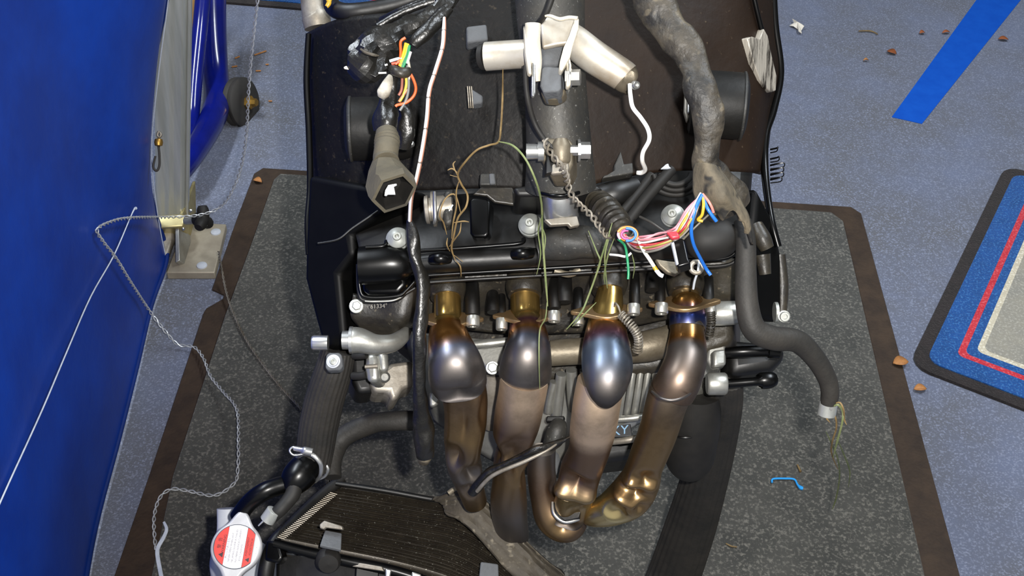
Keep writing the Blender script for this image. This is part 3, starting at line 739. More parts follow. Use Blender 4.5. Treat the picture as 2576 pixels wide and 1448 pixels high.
# --- bits at the top
tube('brake_canister', [(785, -70, 1.28, 32), (788, 0, 1.28, 32), (793, 38, 1.28, 33), (795, 44, 1.28, 36), (800, 70, 1.28, 34)], m_silverd, BK, seg=28, n=4, label='grey metal canister at the top left')
tube('bar_grip', [(830, -20, 1.24, 16), (838, 18, 1.22, 22), (880, 30, 1.2, 22), (980, 15, 1.2, 20), (1060, -10, 1.2, 18)], m_black, BK, seg=16)
tube('yellow_lead', [(812, -20, 1.2, 5), (828, 4, 1.2, 6), (822, 16, 1.2, 5), (835, -10, 1.2, 5)], wirem('#b8912a'), BK, seg=8)
tube('top_cable', [(1180, -40, 1.1, 10), (1090, -5, 1.1, 11), (1020, 22, 1.1, 10), (960, 50, 1.12, 9)], m_ptape, BK, seg=10)

# --- valve cover
VC = patch('valve_cover', [
    [(885, 560, 1.2), (1030, 505, 1.19), (1250, 482, 1.185), (1500, 474, 1.185), (1700, 455, 1.185), (1865, 520, 1.2)],
    [(900, 612, 1.15), (1040, 575, 1.145), (1250, 562, 1.14), (1500, 552, 1.14), (1700, 545, 1.14), (1862, 575, 1.15)],
    [(905, 645, 1.13), (1040, 640, 1.128), (1250, 634, 1.125), (1500, 622, 1.125), (1700, 612, 1.125), (1858, 608, 1.13)],
    [(905, 690, 1.138), (1040, 692, 1.138), (1250, 686, 1.135), (1500, 672, 1.135), (1700, 660, 1.135), (1856, 645, 1.14)]], m_black, BK, n=8, solid=.012, disp=dust(.004, 22),
    label='black valve cover across the top of the engine')
tube('cam_end', [(905, 668, 1.115, 48), (935, 667, 1.115, 50), (985, 664, 1.115, 50), (1012, 668, 1.117, 46), (1026, 676, 1.12, 36)], m_gloss, VC, seg=32, n=4)
plate('cam_end_face', [(908, 660), (1020, 660), (1022, 715), (1000, 738), (925, 740), (910, 728)], 1.118, .02, m_gloss, VC, bevel=.004)
tube('cam_bulge', [(1060, 662, 1.125, 24), (1150, 656, 1.122, 27), (1300, 648, 1.122, 25), (1350, 645, 1.125, 22)], m_black, VC, seg=24)
tube('cam_bulge', [(1366, 620, 1.12, 34), (1420, 612, 1.115, 42), (1480, 610, 1.115, 40), (1530, 620, 1.12, 30)], m_headtube, VC, seg=24, disp=lump(.12, 50))
tube('cam_bulge', [(1755, 608, 1.115, 42), (1770, 605, 1.11, 50), (1815, 598, 1.11, 50), (1840, 592, 1.112, 36), (1862, 588, 1.115, 10)], m_rubblk, VC, seg=24)
tube('cover_rib', [(920, 622, 1.105, 5), (965, 618, 1.105, 5), (972, 606, 1.11, 5)], m_gloss, VC, seg=8)
tube('cover_rib', [(1050, 631, 1.113, 5), (1140, 625, 1.11, 5), (1240, 618, 1.11, 5), (1310, 611, 1.11, 5), (1318, 600, 1.115, 5)], m_gloss, VC, seg=8)
for x, y in ((1108, 650), (1315, 637)):
    tube('cover_boss', [(x-22, y+2, 1.105, 14), (x, y, 1.1, 16), (x+22, y-1, 1.105, 14)], m_gloss, VC, seg=14)
rim = [(903, 655), (906, 728), (926, 747), (1000, 744), (1022, 730), (1050, 702), (1085, 692), (1400, 673), (1700, 655), (1820, 650), (1856, 628), (1872, 606)]
tube('gasket_rim', [(x, y, 1.112, 5) for x, y in rim], m_gloss, VC, seg=10)
tube('gasket_rim', [(x + (4 if x > 1040 else -3), y + (17 if x > 1040 else 9), 1.118, 4.5) for x, y in rim], m_black, VC, seg=10)
tube('gasket_rim', [(918, 757, 1.11, 2), (940, 758, 1.11, 2.6), (985, 756, 1.11, 2.6), (1008, 748, 1.112, 2)], m_silver, VC, seg=8)
# raised pad with lettering, coil connectors
plate('coil_pocket', [(1180, 503), (1190, 496), (1226, 498), (1233, 508), (1230, 586), (1222, 596), (1190, 596), (1182, 586)], 1.125, .02, m_gloss, VC, bevel=.005)
for x, y in ((1000, 598), (1333, 563), (1692, 540)):
    p = W(x, y, 1.108); q = 27 * S(1.108); axx = (toV(p) + UP * .30 - RT * .1).normalized()
    lathe('cover_bolt', p, axx, [(q*1.12, -.008), (q*1.12, -.003), (q, -.002), (q, .001), (q*.93, .0018), (q*.42, .0045), (q*.36, .0062), (q*.2, .0062), (q*.16, .003), (1e-5, .003)], m_zbolt, VC, seg=36, label='large zinc washer bolt')
    p2 = p + axx * .003; lathe('bolt_socket', p2, axx, [(q*.13, 0), (q*.12, .0012), (1e-5, .0016)], m_chrome, VC, seg=6)
# chromed plug connector
p = W(1068, 528, 1.105); axx = (RT + UP * .1).normalized()
lathe('plug_connector', p, axx, [(.010, 0), (.013, .001), (.0135, .004), (.011, .0045), (.011, .007), (.0165, .0072), (.0165, .010), (.012, .011), (.012, .026), (1e-5, .027)], m_silverd, BK, seg=24)
tube('plug_clip', [(1093, 482, 1.085, 4), (1094, 510, 1.083, 5), (1095, 548, 1.083, 5), (1093, 562, 1.088, 4)], m_chrome, BK, seg=8)
plate('coil_cap', [(1118, 478), (1146, 470), (1152, 500), (1148, 560), (1120, 566), (1114, 520)], 1.095, .02, m_headtube, BK, bevel=.004)
tube('coil_glint', [(1130, 530, 1.092, 2), (1139, 515, 1.092, 2)], m_chrome, BK, seg=6, n=2)
# struts & drapes between headstock and cover
tube('vacuum_hose', [(1690, 425, 1.14, 14), (1640, 480, 1.13, 15), (1600, 530, 1.125, 14), (1570, 570, 1.12, 13)], m_rubblk, BK, seg=12)
tube('vacuum_hose', [(1640, 440, 1.15, 12), (1600, 490, 1.14, 12), (1560, 540, 1.13, 11)], m_rubblk, BK, seg=12)
plate('dust_flap', [(1210, 470), (1290, 470), (1300, 500), (1365, 508), (1366, 524), (1300, 516), (1245, 508), (1225, 492), (1190, 488)], 1.11, .004, m_grime, BK)
tube('radiator_elbow', [(1480, 505, 1.15, 30), (1540, 490, 1.14, 34), (1600, 470, 1.15, 26)], m_black, BK, seg=18)
for k, r in enumerate((70, 56, 40)):
    tube('bellows_ring', [(1700 + r*math.cos(R(a)), 430 + r*.85*math.sin(R(a)), 1.15 - .006*k, 8) for a in range(10, 175, 20)], m_rubblk, BK, seg=10, n=3)

# --- cylinder head front
CH = patch('cylinder_head', [
    [(890, 742, 1.17), (1000, 752, 1.165), (1080, 700, 1.16), (1300, 690, 1.16), (1550, 675, 1.16), (1780, 665, 1.16), (1856, 655, 1.17)],
    [(885, 800, 1.175), (1000, 805, 1.165), (1090, 780, 1.18), (1300, 765, 1.185), (1550, 750, 1.185), (1780, 740, 1.18), (1856, 735, 1.18)],
    [(930, 845, 1.19), (990, 850, 1.185), (1060, 820, 1.20), (1300, 840, 1.21), (1550, 830, 1.21), (1700, 800, 1.2), (1840, 790, 1.2)]], m_grime, BK, n=7, solid=.02, disp=dust(.012, 26))
for x, y0, y1, r in ((1188, 715, 792, 19), (1262, 745, 800, 11), (1395, 705, 775, 15), (1455, 730, 790, 13), (1598, 690, 765, 12), (1662, 700, 765, 12), (1240, 740, 785, 16), (1640, 690, 730, 16), (1782, 700, 760, 14), (1420, 690, 760, 20)):
    tube('stud_boss', [(x, y0, 1.165, r*.9), (x, (y0+y1)/2, 1.15, r), (x+1, y1, 1.145, r)], m_black, CH, seg=14, n=4)
for x, y in ((1125, 728), (1320, 722), (1532, 712), (1724, 715)):
    tube('port_collar', [(x, y-25, 1.165, 46), (x, y, 1.155, 48), (x, y+22, 1.15, 42)], m_grime, CH, seg=22, n=4)
for x0, pts_ in ((0, [(1395, 680), (1430, 690), (1460, 678)]),):
    tube('drip_lip', [(x, y, 1.12, 8) for x, y in pts_], m_tanal, CH, seg=8, flat=.5)
# raised casting number
def text_mesh(body, m, parent, name, org, xd, yd, size, depth=.0004, align='CENTER'):
    cu = bpy.data.curves.new('t', 'FONT'); cu.body = body; cu.size = 1; cu.align_x = align; cu.align_y = 'CENTER'; cu.extrude = 0
    to = bpy.data.objects.new('t', cu); COL.objects.link(to); bpy.context.view_layer.update()
    me = to.evaluated_get(bpy.context.evaluated_depsgraph_get()).to_mesh()
    zd = xd.cross(yd).normalized()
    vs = [org + xd * (v.co.x * size) + yd * (v.co.y * size) for v in me.vertices]
    fs = [tuple(p.vertices) for p in me.polygons]
    to.to_mesh_clear(); bpy.data.objects.remove(to)
    if not vs: return None
    o = mesh(name, vs, fs, m, parent, smooth=False)
    p = o.data.polygons[0]
    if p.normal.dot(CAM - org) < 0: o.data.flip_normals()
    return o
xd = (RT - UP * -.06).normalized(); yd = (UP + RT * .0).normalized()
text_mesh('61334°', m_emboss, CH, 'casting_number', W(953, 770, 1.140), xd, yd, 15 * S(1.14))

# --- heat-tinted header pipes
def tint(c, r): return (*lin(c), r)
G_ = tint('#c8a05a', .24); Y_ = tint('#cfae66', .22); P_ = tint('#8c5e6e', .26); B_ = tint('#6a6e7e', .40); GR = tint('#76706c', .46); BR = tint('#806a58', .40)
TA_ = tint('#d8bfa4', .52); BZ = tint('#947a56', .34); DK = tint('#4e4a49', .5); OR = tint('#a8743c', .26); LB_ = tint('#8090a6', .38)
def ramp(stops):
    def f(t, ph):
        for (a, ca), (b, cb) in zip(stops, stops[1:]):
            if t <= b:
                k = 0 if b == a else max(0, (t - a) / (b - a)); return tuple(ca[i] + (cb[i] - ca[i]) * k for i in range(4))
        return stops[-1][1]
    return f
def dents(lst):
    """(t, phi deg, sigma t, sigma phi deg, depth as part of radius)"""
    def f(t, ph, p, r):
        s = .10 * r * (noise.noise(p * 22 + Vector((math.cos(ph), math.sin(ph), 0)) * .8)) * min(1, t * 3) if len(lst) > 3 else 0
        for t0, p0, st, sp, dp in lst:
            dph = (ph - R(p0) + math.pi) % (2 * math.pi) - math.pi
            q = math.sqrt(((t - t0) / (st * 1.6)) ** 2 + (dph / R(sp * 1.5)) ** 2)
            if q < 1: s -= dp * r * (.35 * (1 - q) + .65 * (1 - q) ** 2 * (1 + 2 * q)) * 1.1
        return s
    return f
def pipe(pts, stops, dn, label, nm='header_pipe', seg=40, n=10):
    return tube(nm, pts, m_pipe, BK, seg=seg, n=n, col=ramp(stops), disp=dents(dn) if dn else None, label=label, caps=True, angle=70)
# pipe upper cones and lower runs
h1 = pipe([(1125, 738, 1.15, 34), (1126, 800, 1.143, 36), (1126, 830, 1.135, 46), (1133, 870, 1.118, 57), (1145, 915, 1.108, 69), (1150, 942, 1.116, 73), (1153, 958, 1.124, 72)],
          [(0, G_), (.3, Y_), (.36, OR), (.52, OR), (.60, B_), (.66, GR), (.8, GR), (1, DK)], [(.86, 95, .13, 42, .42), (.74, 40, .08, 20, .14)], 'leftmost header pipe, brass coloured at the port and dark at the dented cup')
l1 = tube('lower_run', [(1158, 950, 1.14, 58), (1170, 1000, 1.145, 57), (1170, 1060, 1.16, 53), (1166, 1120, 1.18, 47), (1168, 1170, 1.2, 43), (1180, 1215, 1.22, 36), (1195, 1260, 1.25, 30)], m_pipe, h1, seg=44, n=10,
          col=ramp([(0, BR), (.4, BZ), (.7, GR), (1, BZ)]), disp=dents([(.30, 95, .16, 40, .55), (.52, 130, .07, 35, .6), (.50, 55, .08, 25, -.12), (.66, 70, .07, 32, .6), (.22, 25, .10, 22, .3), (.58, 5, .06, 22, .35), (.80, 100, .05, 30, .5)]), angle=70)
h2 = pipe([(1320, 728, 1.155, 37), (1322, 790, 1.148, 38), (1326, 820, 1.14, 45), (1328, 850, 1.13, 52), (1326, 890, 1.118, 60), (1323, 918, 1.124, 65), (1321, 936, 1.134, 67)],
          [(0, G_), (.3, Y_), (.38, P_), (.5, OR), (.60, B_), (.68, GR), (1, GR)], [(.55, 150, .10, 30, .12)], 'second header pipe from the left with a straight collar')
l2 = tube('lower_run', [(1320, 945, 1.13, 62), (1312, 1000, 1.145, 60), (1300, 1060, 1.165, 57), (1288, 1120, 1.185, 50), (1284, 1180, 1.21, 43), (1280, 1240, 1.24, 46), (1282, 1300, 1.27, 44), (1290, 1350, 1.3, 40)], m_pipe, h2, seg=44, n=10,
          col=ramp([(0, TA_), (.12, TA_), (.3, BR), (.6, BZ), (.8, GR), (1, DK)]), disp=dents([(.45, 165, .06, 42, .7), (.40, 85, .05, 30, .4), (.50, 60, .06, 30, .45), (.47, 115, .03, 20, -.18), (.58, 10, .05, 30, .35), (.32, 70, .04, 25, .15)]), angle=70)
h3 = pipe([(1534, 715, 1.15, 29), (1533, 745, 1.145, 34), (1530, 775, 1.14, 39), (1526, 830, 1.13, 50), (1527, 880, 1.11, 60), (1528, 930, 1.095, 63), (1526, 970, 1.09, 54), (1524, 1000, 1.095, 34), (1523, 1012, 1.10, 14)],
          [(0, G_), (.3, Y_), (.42, OR), (.48, P_), (.53, LB_), (.62, tint('#6a7484', .42)), (.74, GR), (.85, DK), (1, DK)], [(.83 + .022*k, 90, .008, 34 - 2*abs(k-3), .035) for k in range(7)] + [(.6, 150, .1, 30, .05)], 'third header pipe from the left with a rounded blue and black elbow')
l3 = tube('lower_run', [(1512, 960, 1.13, 60), (1500, 1020, 1.14, 60), (1492, 1080, 1.16, 57), (1480, 1140, 1.18, 52), (1462, 1190, 1.2, 54), (1450, 1230, 1.22, 50), (1436, 1275, 1.24, 45), (1428, 1300, 1.255, 42)], m_pipe, h3, seg=44, n=10,
          col=ramp([(0, TA_), (.28, TA_), (.36, BR), (.6, BR), (.72, tint('#c0a878', 0.26)), (.85, BZ), (1, DK)]), disp=dents([(.57, 95, .06, 55, .75), (.66, 130, .035, 30, -.35), (.66, 45, .04, 30, -.25), (.80, 60, .06, 35, .3), (.93, 90, .06, 45, .7)]), angle=70)
tube('collector_bend', [(1362, 1130, 1.24, 36), (1362, 1190, 1.25, 36), (1372, 1250, 1.26, 38), (1392, 1300, 1.265, 46), (1428, 1318, 1.265, 46), (1462, 1305, 1.26, 26)], m_pipe, h3, seg=36, n=8,
     col=ramp([(0, GR), (.3, BR), (.7, BZ), (1, BR)]), disp=dents([(.75, 90, .12, 45, .35), (.3, 40, .06, 30, .25)]), angle=70)
plate('torn_hole', [(1392, 1262), (1402, 1276), (1430, 1290), (1462, 1284), (1456, 1302), (1420, 1310), (1398, 1292)], 1.226, .01, m_black, h3, bevel=.001)
tube('torn_lip', [(1390, 1262, 1.235, 4), (1394, 1292, 1.23, 5), (1420, 1312, 1.228, 5), (1452, 1306, 1.23, 5), (1466, 1296, 1.235, 4)], m_chrome, h3, seg=8)
h4 = pipe([(1724, 720, 1.155, 35), (1726, 755, 1.15, 36), (1728, 770, 1.145, 44), (1730, 800, 1.14, 46), (1730, 824, 1.138, 46), (1729, 832, 1.136, 43), (1728, 870, 1.13, 49), (1724, 910, 1.12, 53), (1708, 955, 1.115, 56), (1692, 985, 1.12, 56)],
          [(0, tint('#9a8a74', 0.3)), (.15, G_), (.24, OR), (.34, tint('#34478c', 0.26)), (.46, GR), (.55, BZ), (.64, OR), (.72, GR), (1, BR)], [(.36, 40, .08, 25, .10)], 'rightmost header pipe with a blue collar, bending to the left')
l4 = tube('lower_run', [(1696, 965, 1.128, 54), (1680, 1005, 1.135, 53), (1660, 1070, 1.155, 49), (1638, 1130, 1.175, 48), (1620, 1175, 1.19, 48), (1606, 1215, 1.2, 52), (1580, 1250, 1.215, 52), (1540, 1278, 1.23, 44), (1500, 1292, 1.24, 34), (1478, 1296, 1.25, 24)], m_pipe, h4, seg=44, n=10,
          col=ramp([(0, GR), (.2, BZ), (.5, BZ), (.65, BZ), (.75, tint('#d8c48c', 0.26)), (1, BZ)]), disp=dents([(.46, 70, .06, 35, .45), (.57, 80, .035, 60, .7), (.63, 30, .03, 25, .4), (.70, 75, .05, 30, .35), (.52, 120, .03, 30, -.15), (.61, 110, .025, 30, -.22), (.66, 55, .02, 20, -.15)]), angle=70)
tube('weld_ring', [(1640, 984, 1.105, 3), (1660, 1000, 1.085, 4), (1690, 1006, 1.08, 4), (1718, 1000, 1.085, 4), (1742, 985, 1.105, 3)], m_pipe, h4, seg=8, col=lambda t, p: GR)
for k in range(0):
    y = 940 + 8 * k; wd = 34 - abs(k - 5) * 3
    tube('weld_scale', [(1526 - wd, y - 8, 1.075, 2), (1526, y + 2, 1.045 + .0012*k if k < 6 else 1.055, 2.6), (1526 + wd, y - 8, 1.075, 2)], m_pipe, h3, seg=6, n=4, col=lambda t, p: DK) if False else None
# --- flanges, their bolts
def flange(x, y, d, hw, dirx, diry, par, hd=44):
    c = W(x, y, d); axn = (UP * .94 + toV(c) * .34 + RT * diry).normalized()
    X = (RT + UP * dirx); X = (X - axn * X.dot(axn)).normalized(); Y = axn.cross(X)
    s = S(d); out = []
    N = 36
    for k in range(N):
        a = 2 * math.pi * k / N; ca, sa = math.cos(a), math.sin(a)
        r_in = hd; ex = (hw - hd) * max(0, abs(ca)) ** 6
        out.append(c + X * ((r_in + ex) * ca * s) + Y * ((r_in * (.95 - .35 * abs(ca) ** 4)) * sa * s))
    vs = [p + axn * (5.5 * s) for p in out] + [p - axn * (5.5 * s) for p in out]
    fs = [tuple(range(N)), tuple(range(2*N-1, N-1, -1))] + [(i, (i+1) % N, N+(i+1) % N, N+i) for i in range(N)]
    return mesh('flange', vs, fs, m_flange, par, bevel=.0012)
m_flange = mat('bronzed_flange', '#a3855e', '#8a7558', 30, rough=.38, metal=.8, bump=.08)
flange(1130, 803, 1.135, 88, .10, 0, h1, 56)
flange(1326, 794, 1.14, 88, .16, 0, h2, 57)
flange(1526, 782, 1.133, 92, .16, 0, h3, 58)
flange(1722, 762, 1.14, 92, .0, 0, h4, 58)
def fbolt(x, y, d, r, L, par):
    p = W(x, y, d); axn = (-UP * .95 + toV(p) * .3).normalized(); s = r * S(d)
    lathe('flange_bolt', p, axn, [(s*.95, -.001), (s, .001), (s, L*S(d)*.9), (s*.9, L*S(d)), (s*.5, L*S(d)), (s*.45, L*S(d)*.6), (1e-5, L*S(d)*.6)], m_silver, par, seg=20)
for x, y, d, r, L, par in ((1190, 798, 1.125, 17, 24, h1), (1262, 804, 1.135, 15, 26, h2), (1394, 786, 1.13, 16, 24, h2), (1455, 798, 1.135, 14, 20, h3), (1594, 768, 1.12, 16, 24, h3), (1664, 766, 1.125, 17, 24, h4), (1790, 772, 1.14, 13, 20, h4)):
    fbolt(x, y, d, r, L, par)
# springs
def coil(name, pts, rpx, wpx, turns, m, parent):
    path = resample([(*W(x, y, d), 1.0) for x, y, d in pts], 60); fr = frames(path); N = turns * 12; out = []
    for i in range(N + 1):
        k = min(len(path) - 1, int(i / N * (len(path) - 1))); T, a, b = fr[k]; ph = 2 * math.pi * i / 12
        s = S(pts[0][2]); out.append((path[k][0] + (path[min(k+1, len(path)-1)][0] - path[k][0]) * ((i / N * (len(path) - 1)) % 1) + a * (rpx * s * math.cos(ph)) + b * (rpx * s * math.sin(ph)), wpx * s))
    return tube3(name, out, m, parent, seg=7, n=1)
coil('exhaust_spring', [(1562, 790, 1.09), (1590, 820, 1.085), (1606, 850, 1.085), (1604, 886, 1.09)], 10, 2.6, 17, m_silverd, h3)
tube('spring_hook', [(1562, 790, 1.085, 2.6), (1556, 772, 1.085, 2.6), (1548, 762, 1.09, 2.6), (1545, 770, 1.1, 2.6)], m_silverd, h3, seg=7)
coil('exhaust_spring', [(1788, 785, 1.10), (1790, 810, 1.10), (1784, 845, 1.105)], 9, 2.6, 11, m_grime, h4)

# --- crankcase & pipes
CK = patch('crankcase', [
    [(1020, 830, 1.245), (1180, 850, 1.235), (1300, 860, 1.235), (1450, 850, 1.235), (1640, 830, 1.24), (1800, 830, 1.25)],
    [(1030, 900, 1.245), (1180, 910, 1.235), (1300, 920, 1.235), (1450, 930, 1.235), (1640, 930, 1.24), (1810, 900, 1.25)],
    [(1060, 980, 1.27), (1190, 1000, 1.255), (1300, 1020, 1.25), (1450, 1030, 1.25), (1640, 1010, 1.25), (1800, 980, 1.27)],
    [(1090, 1060, 1.31), (1220, 1150, 1.29), (1300, 1180, 1.285), (1450, 1160, 1.28), (1620, 1060, 1.27), (1700, 1040, 1.3)]], m_silver, BK, n=6, solid=.05, disp=dust(.004, 30))
tube('water_pipe', [(1385, 888, 1.185, 33), (1470, 882, 1.185, 34), (1560, 878, 1.18, 36), (1640, 868, 1.18, 40), (1690, 850, 1.185, 36)], m_tanal, BK, seg=24, label='stained horizontal water pipe behind the headers')
plate('heat_shield', [(1180, 852), (1288, 846), (1290, 878), (1270, 912), (1258, 938), (1224, 936), (1205, 905), (1186, 878)], 1.20, .006, m_silver, BK, bevel=.003)
tube('heat_shield_roll', [(1180, 868, 1.19, 10), (1235, 863, 1.188, 12), (1290, 856, 1.19, 10)], m_silver, BK, seg=14)
bolt(1239, 925, 1.185, 13, m_zbolt, BK, 'hex', h=1.2, fl=1.35, tilt=(0, .1))
tube('case_web', [(1240, 945, 1.21, 22), (1238, 1010, 1.22, 18), (1236, 1080, 1.24, 14)], m_silverd, BK, seg=12, flat=.4)
for pts_, r in (([(1412, 940), (1405, 1000), (1398, 1060)], 14), ([(1438, 930), (1440, 990), (1445, 1030)], 15), ([(1395, 960), (1385, 1000), (1380, 1035)], 12), ([(1470, 930), (1470, 1000)], 12)):
    tube('case_rib', [(x, y, 1.205 + (y - 930) * .0002, r) for x, y in pts_], m_silver, CK, seg=14, n=5)
for k in range(4):
    x = 1582 + 19 * k; tube('case_fin', [(x + 14, 905, 1.22, 8), (x + 4, 980, 1.225, 9), (x - 8, 1052, 1.24, 8)], m_silver, CK, seg=12, n=4)
tube('case_step', [(1540, 1055, 1.235, 8), (1600, 1050, 1.23, 9), (1640, 1040, 1.235, 8)], m_silver, CK, seg=12)
plate('case_pocket', [(1375, 1045), (1420, 1045), (1418, 1058), (1372, 1060)], 1.215, .01, m_black, CK)
tube('sensor_cap', [(1408, 1062, 1.20, 18), (1402, 1080, 1.195, 26), (1392, 1105, 1.195, 25), (1378, 1120, 1.2, 16)], m_headtube, BK, seg=20, label='dark rounded sensor cap between the middle headers')
plate('side_sticker', [(1538, 1072), (1586, 1066), (1590, 1096), (1540, 1100)], 1.258, .003, m_sticker, BK, bevel=.0005)
text_mesh('KY', m_stickerb, bpy.data.objects['side_sticker'], 'sticker_print', W(1560, 1083, 1.2565), (RT * 1.0 + UP * .08).normalized(), UP, 34 * S(1.257))
tube('sump_rail', [(1530, 1112, 1.26, 8), (1590, 1104, 1.25, 9), (1640, 1090, 1.26, 8)], m_silverd, BK, seg=10)
plate('sump', [(1240, 1040), (1380, 1060), (1560, 1100), (1640, 1090), (1600, 1150), (1400, 1175), (1260, 1160)], 1.33, .08, m_black, BK, bevel=.01)
tube('sump_plate', [(1345, 1130, 1.27, 20), (1372, 1165, 1.265, 40), (1345, 1200, 1.27, 22)], m_greypad, BK, seg=16, flat=.3)
# left pump & mounts
tube('mount_arm', [(888, 855, 1.145, 33), (905, 856, 1.145, 32), (945, 866, 1.148, 26), (985, 863, 1.155, 23), (1010, 848, 1.165, 19), (1022, 834, 1.175, 14)], m_silver, BK, seg=22, label='silver curved engine mount arm at the left')
lathe('mount_collar', W(888, 855, 1.145), -RT, [(.0132, 0), (.0132, .003), (.009, .003), (.009, .010), (1e-5, .010)], m_chrome, BK, seg=22)
lathe('mount_nut', W(800, 862, 1.175), -RT, [(.0075, -.01), (.0075, .004), (.0065, .006), (1e-5, .006)], m_chrome, BK, seg=20)
PU = plate('water_pump', [(985, 912), (1040, 905), (1042, 968), (1015, 975), (1000, 1000), (985, 1010), (978, 985), (940, 985), (930, 955)], 1.205, .05, m_silverd, BK, bevel=.008)
plate('pump_lug', [(918, 888), (948, 884), (952, 905), (952, 958), (922, 960), (916, 925)], 1.17, .03, m_silver, PU, bevel=.005)
plate('pump_lug', [(950, 884), (976, 882), (979, 930), (956, 934)], 1.172, .03, m_silver, PU, bevel=.004)
tube('pump_rib', [(918, 922, 1.165, 5), (950, 920, 1.165, 6)], m_silverd, PU, seg=10, n=3)
lathe('pump_plug', W(968, 948, 1.178), toV(W(968, 948, 1.178)), [(.0052, 0), (.0055, .003), (.0035, .006), (1e-5, .007)], m_silver, PU, seg=18)
tube('pump_cable', [(890, 895, 1.18, 9), (905, 895, 1.175, 9), (922, 893, 1.172, 9)], m_rubblk, PU, seg=10)
tube('pump_cable', [(888, 945, 1.18, 10), (905, 945, 1.175, 10), (922, 942, 1.172, 10)], m_rubblk, PU, seg=10)
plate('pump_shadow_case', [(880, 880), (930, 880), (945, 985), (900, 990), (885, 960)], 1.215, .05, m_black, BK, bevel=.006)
plate('case_ear', [(1080, 985), (1098, 982), (1108, 992), (1106, 1010), (1094, 1022), (1082, 1020)], 1.19, .01, m_silver, BK, bevel=.003)
# right side brackets
plate('bracket', [(1788, 820), (1826, 818), (1826, 905), (1812, 912), (1812, 925), (1790, 928), (1776, 905)], 1.205, .03, m_silver, BK, bevel=.004)
plate('bracket_step', [(1795, 880), (1828, 876), (1828, 918), (1796, 922)], 1.193, .012, m_silver, BK, bevel=.003)
lathe('bracket_boss', W(1778, 965, 1.20), RT, [(.010, 0), (.0115, .002), (.0115, .018), (.010, .020), (1e-5, .020)], m_silver, BK, seg=20)
tube('port_boss', [(1780, 788, 1.17, 30), (1815, 788, 1.165, 31), (1850, 786, 1.165, 30), (1862, 785, 1.17, 27)], m_silver, BK, seg=24)
plate('stator_cover', [(1828, 850), (1960, 862), (1985, 880), (1970, 905), (1940, 930), (1835, 945)], 1.24, .06, m_black, BK, bevel=.01)
tube('slider_bar', [(1826, 886, 1.20, 13), (1870, 884, 1.195, 15), (1925, 882, 1.195, 15), (1935, 882, 1.195, 19), (1960, 884, 1.195, 19)], m_gloss, BK, seg=16, n=3)
tube('slider_bar', [(1818, 965, 1.205, 12), (1860, 962, 1.2, 12), (1908, 958, 1.195, 12), (1914, 957, 1.195, 21), (1935, 955, 1.195, 22), (1946, 953, 1.197, 18)], m_gloss, BK, seg=16, n=3)
# oil filter
tube('oil_filter', [(1752, 985, 1.27, 62), (1745, 1050, 1.285, 68), (1738, 1100, 1.30, 68), (1734, 1150, 1.32, 62), (1730, 1175, 1.335, 40), (1729, 1182, 1.34, 10)], m_rubblk, BK, seg=28, label='black oil filter behind the rightmost header')
tube('filter_seam', [(1672, 1092, 1.285, 2.5), (1720, 1100, 1.262, 3), (1765, 1096, 1.27, 2.5)], m_black, BK, seg=6)

# --- hoses
def ribbed(nr, amp):
    return lambda t, ph, p, r: amp * r * math.cos(ph * nr)
tube('ribbed_hose', [(1818, 960, 1.25, 50), (1812, 1020, 1.29, 54), (1795, 1110, 1.36, 56), (1768, 1220, 1.44, 58), (1735, 1330, 1.53, 62), (1690, 1460, 1.60, 64), (1650, 1560, 1.56, 64)], m_hose, BK, seg=96, n=8, disp=ribbed(24, .03), flat=.55, label='wide black ribbed hose running down to the mat')
LH = tube('radiator_hose', [(852, 880, 1.19, 42), (840, 930, 1.195, 46), (818, 1000, 1.21, 48), (802, 1070, 1.225, 48), (793, 1130, 1.235, 46), (785, 1175, 1.24, 44)], m_hose, BK, seg=96, n=7, disp=ribbed(24, .025), label='ribbed black hose at the left ending in a metal clamp')
tube('clamp_band', [(738, 1160, 1.232, 4), (760, 1142, 1.205, 5), (785, 1143, 1.198, 5.5), (806, 1165, 1.20, 5.5), (806, 1195, 1.21, 5), (792, 1212, 1.225, 4)], m_chrome, LH, seg=10, flat=.4)
tube('clamp_loop', [(768, 1140, 1.198, 3), (740, 1144, 1.197, 3), (729, 1133, 1.197, 3), (738, 1124, 1.197, 3), (760, 1127, 1.196, 3)], m_chrome, LH, seg=8)
tube('clamp_screw', [(740, 1127, 1.194, 6), (760, 1131, 1.192, 7), (764, 1132, 1.192, 10), (786, 1137, 1.192, 10)], m_chrome, LH, seg=14, n=3)
tube('clamp_band', [(815, 1162, 1.23, 3), (825, 1178, 1.23, 4), (818, 1196, 1.235, 4), (800, 1206, 1.24, 3)], m_chrome, LH, seg=8, flat=.4)
tube('hose_joint', [(780, 1165, 1.235, 40), (762, 1185, 1.225, 42), (745, 1205, 1.22, 40), (730, 1228, 1.22, 30)], m_gloss, LH, seg=24)
tube('bypass_hose', [(838, 1200, 1.25, 22), (838, 1150, 1.26, 24), (856, 1108, 1.27, 26), (900, 1078, 1.27, 26), (960, 1060, 1.265, 25), (1035, 1058, 1.26, 24), (1075, 1062, 1.27, 22)], m_hose, BK, seg=18, disp=lump(.12, 40))
OH = tube('overflow_hose', [(1868, 555, 1.10, 22), (1876, 610, 1.095, 25), (1876, 690, 1.09, 27), (1880, 770, 1.085, 29), (1898, 828, 1.085, 31), (1945, 850, 1.09, 31), (2005, 858, 1.10, 29), (2050, 900, 1.11, 26), (2080, 950, 1.12, 24), (2088, 985, 1.125, 23), (2085, 1012, 1.13, 22)], m_hose, BK, seg=24, n=8, label='thick black rubber hose curling out to the right')
p = W(2086, 1005, 1.13); axn = (W(2079, 1042, 1.135) - p); q = 23 * S(1.13)
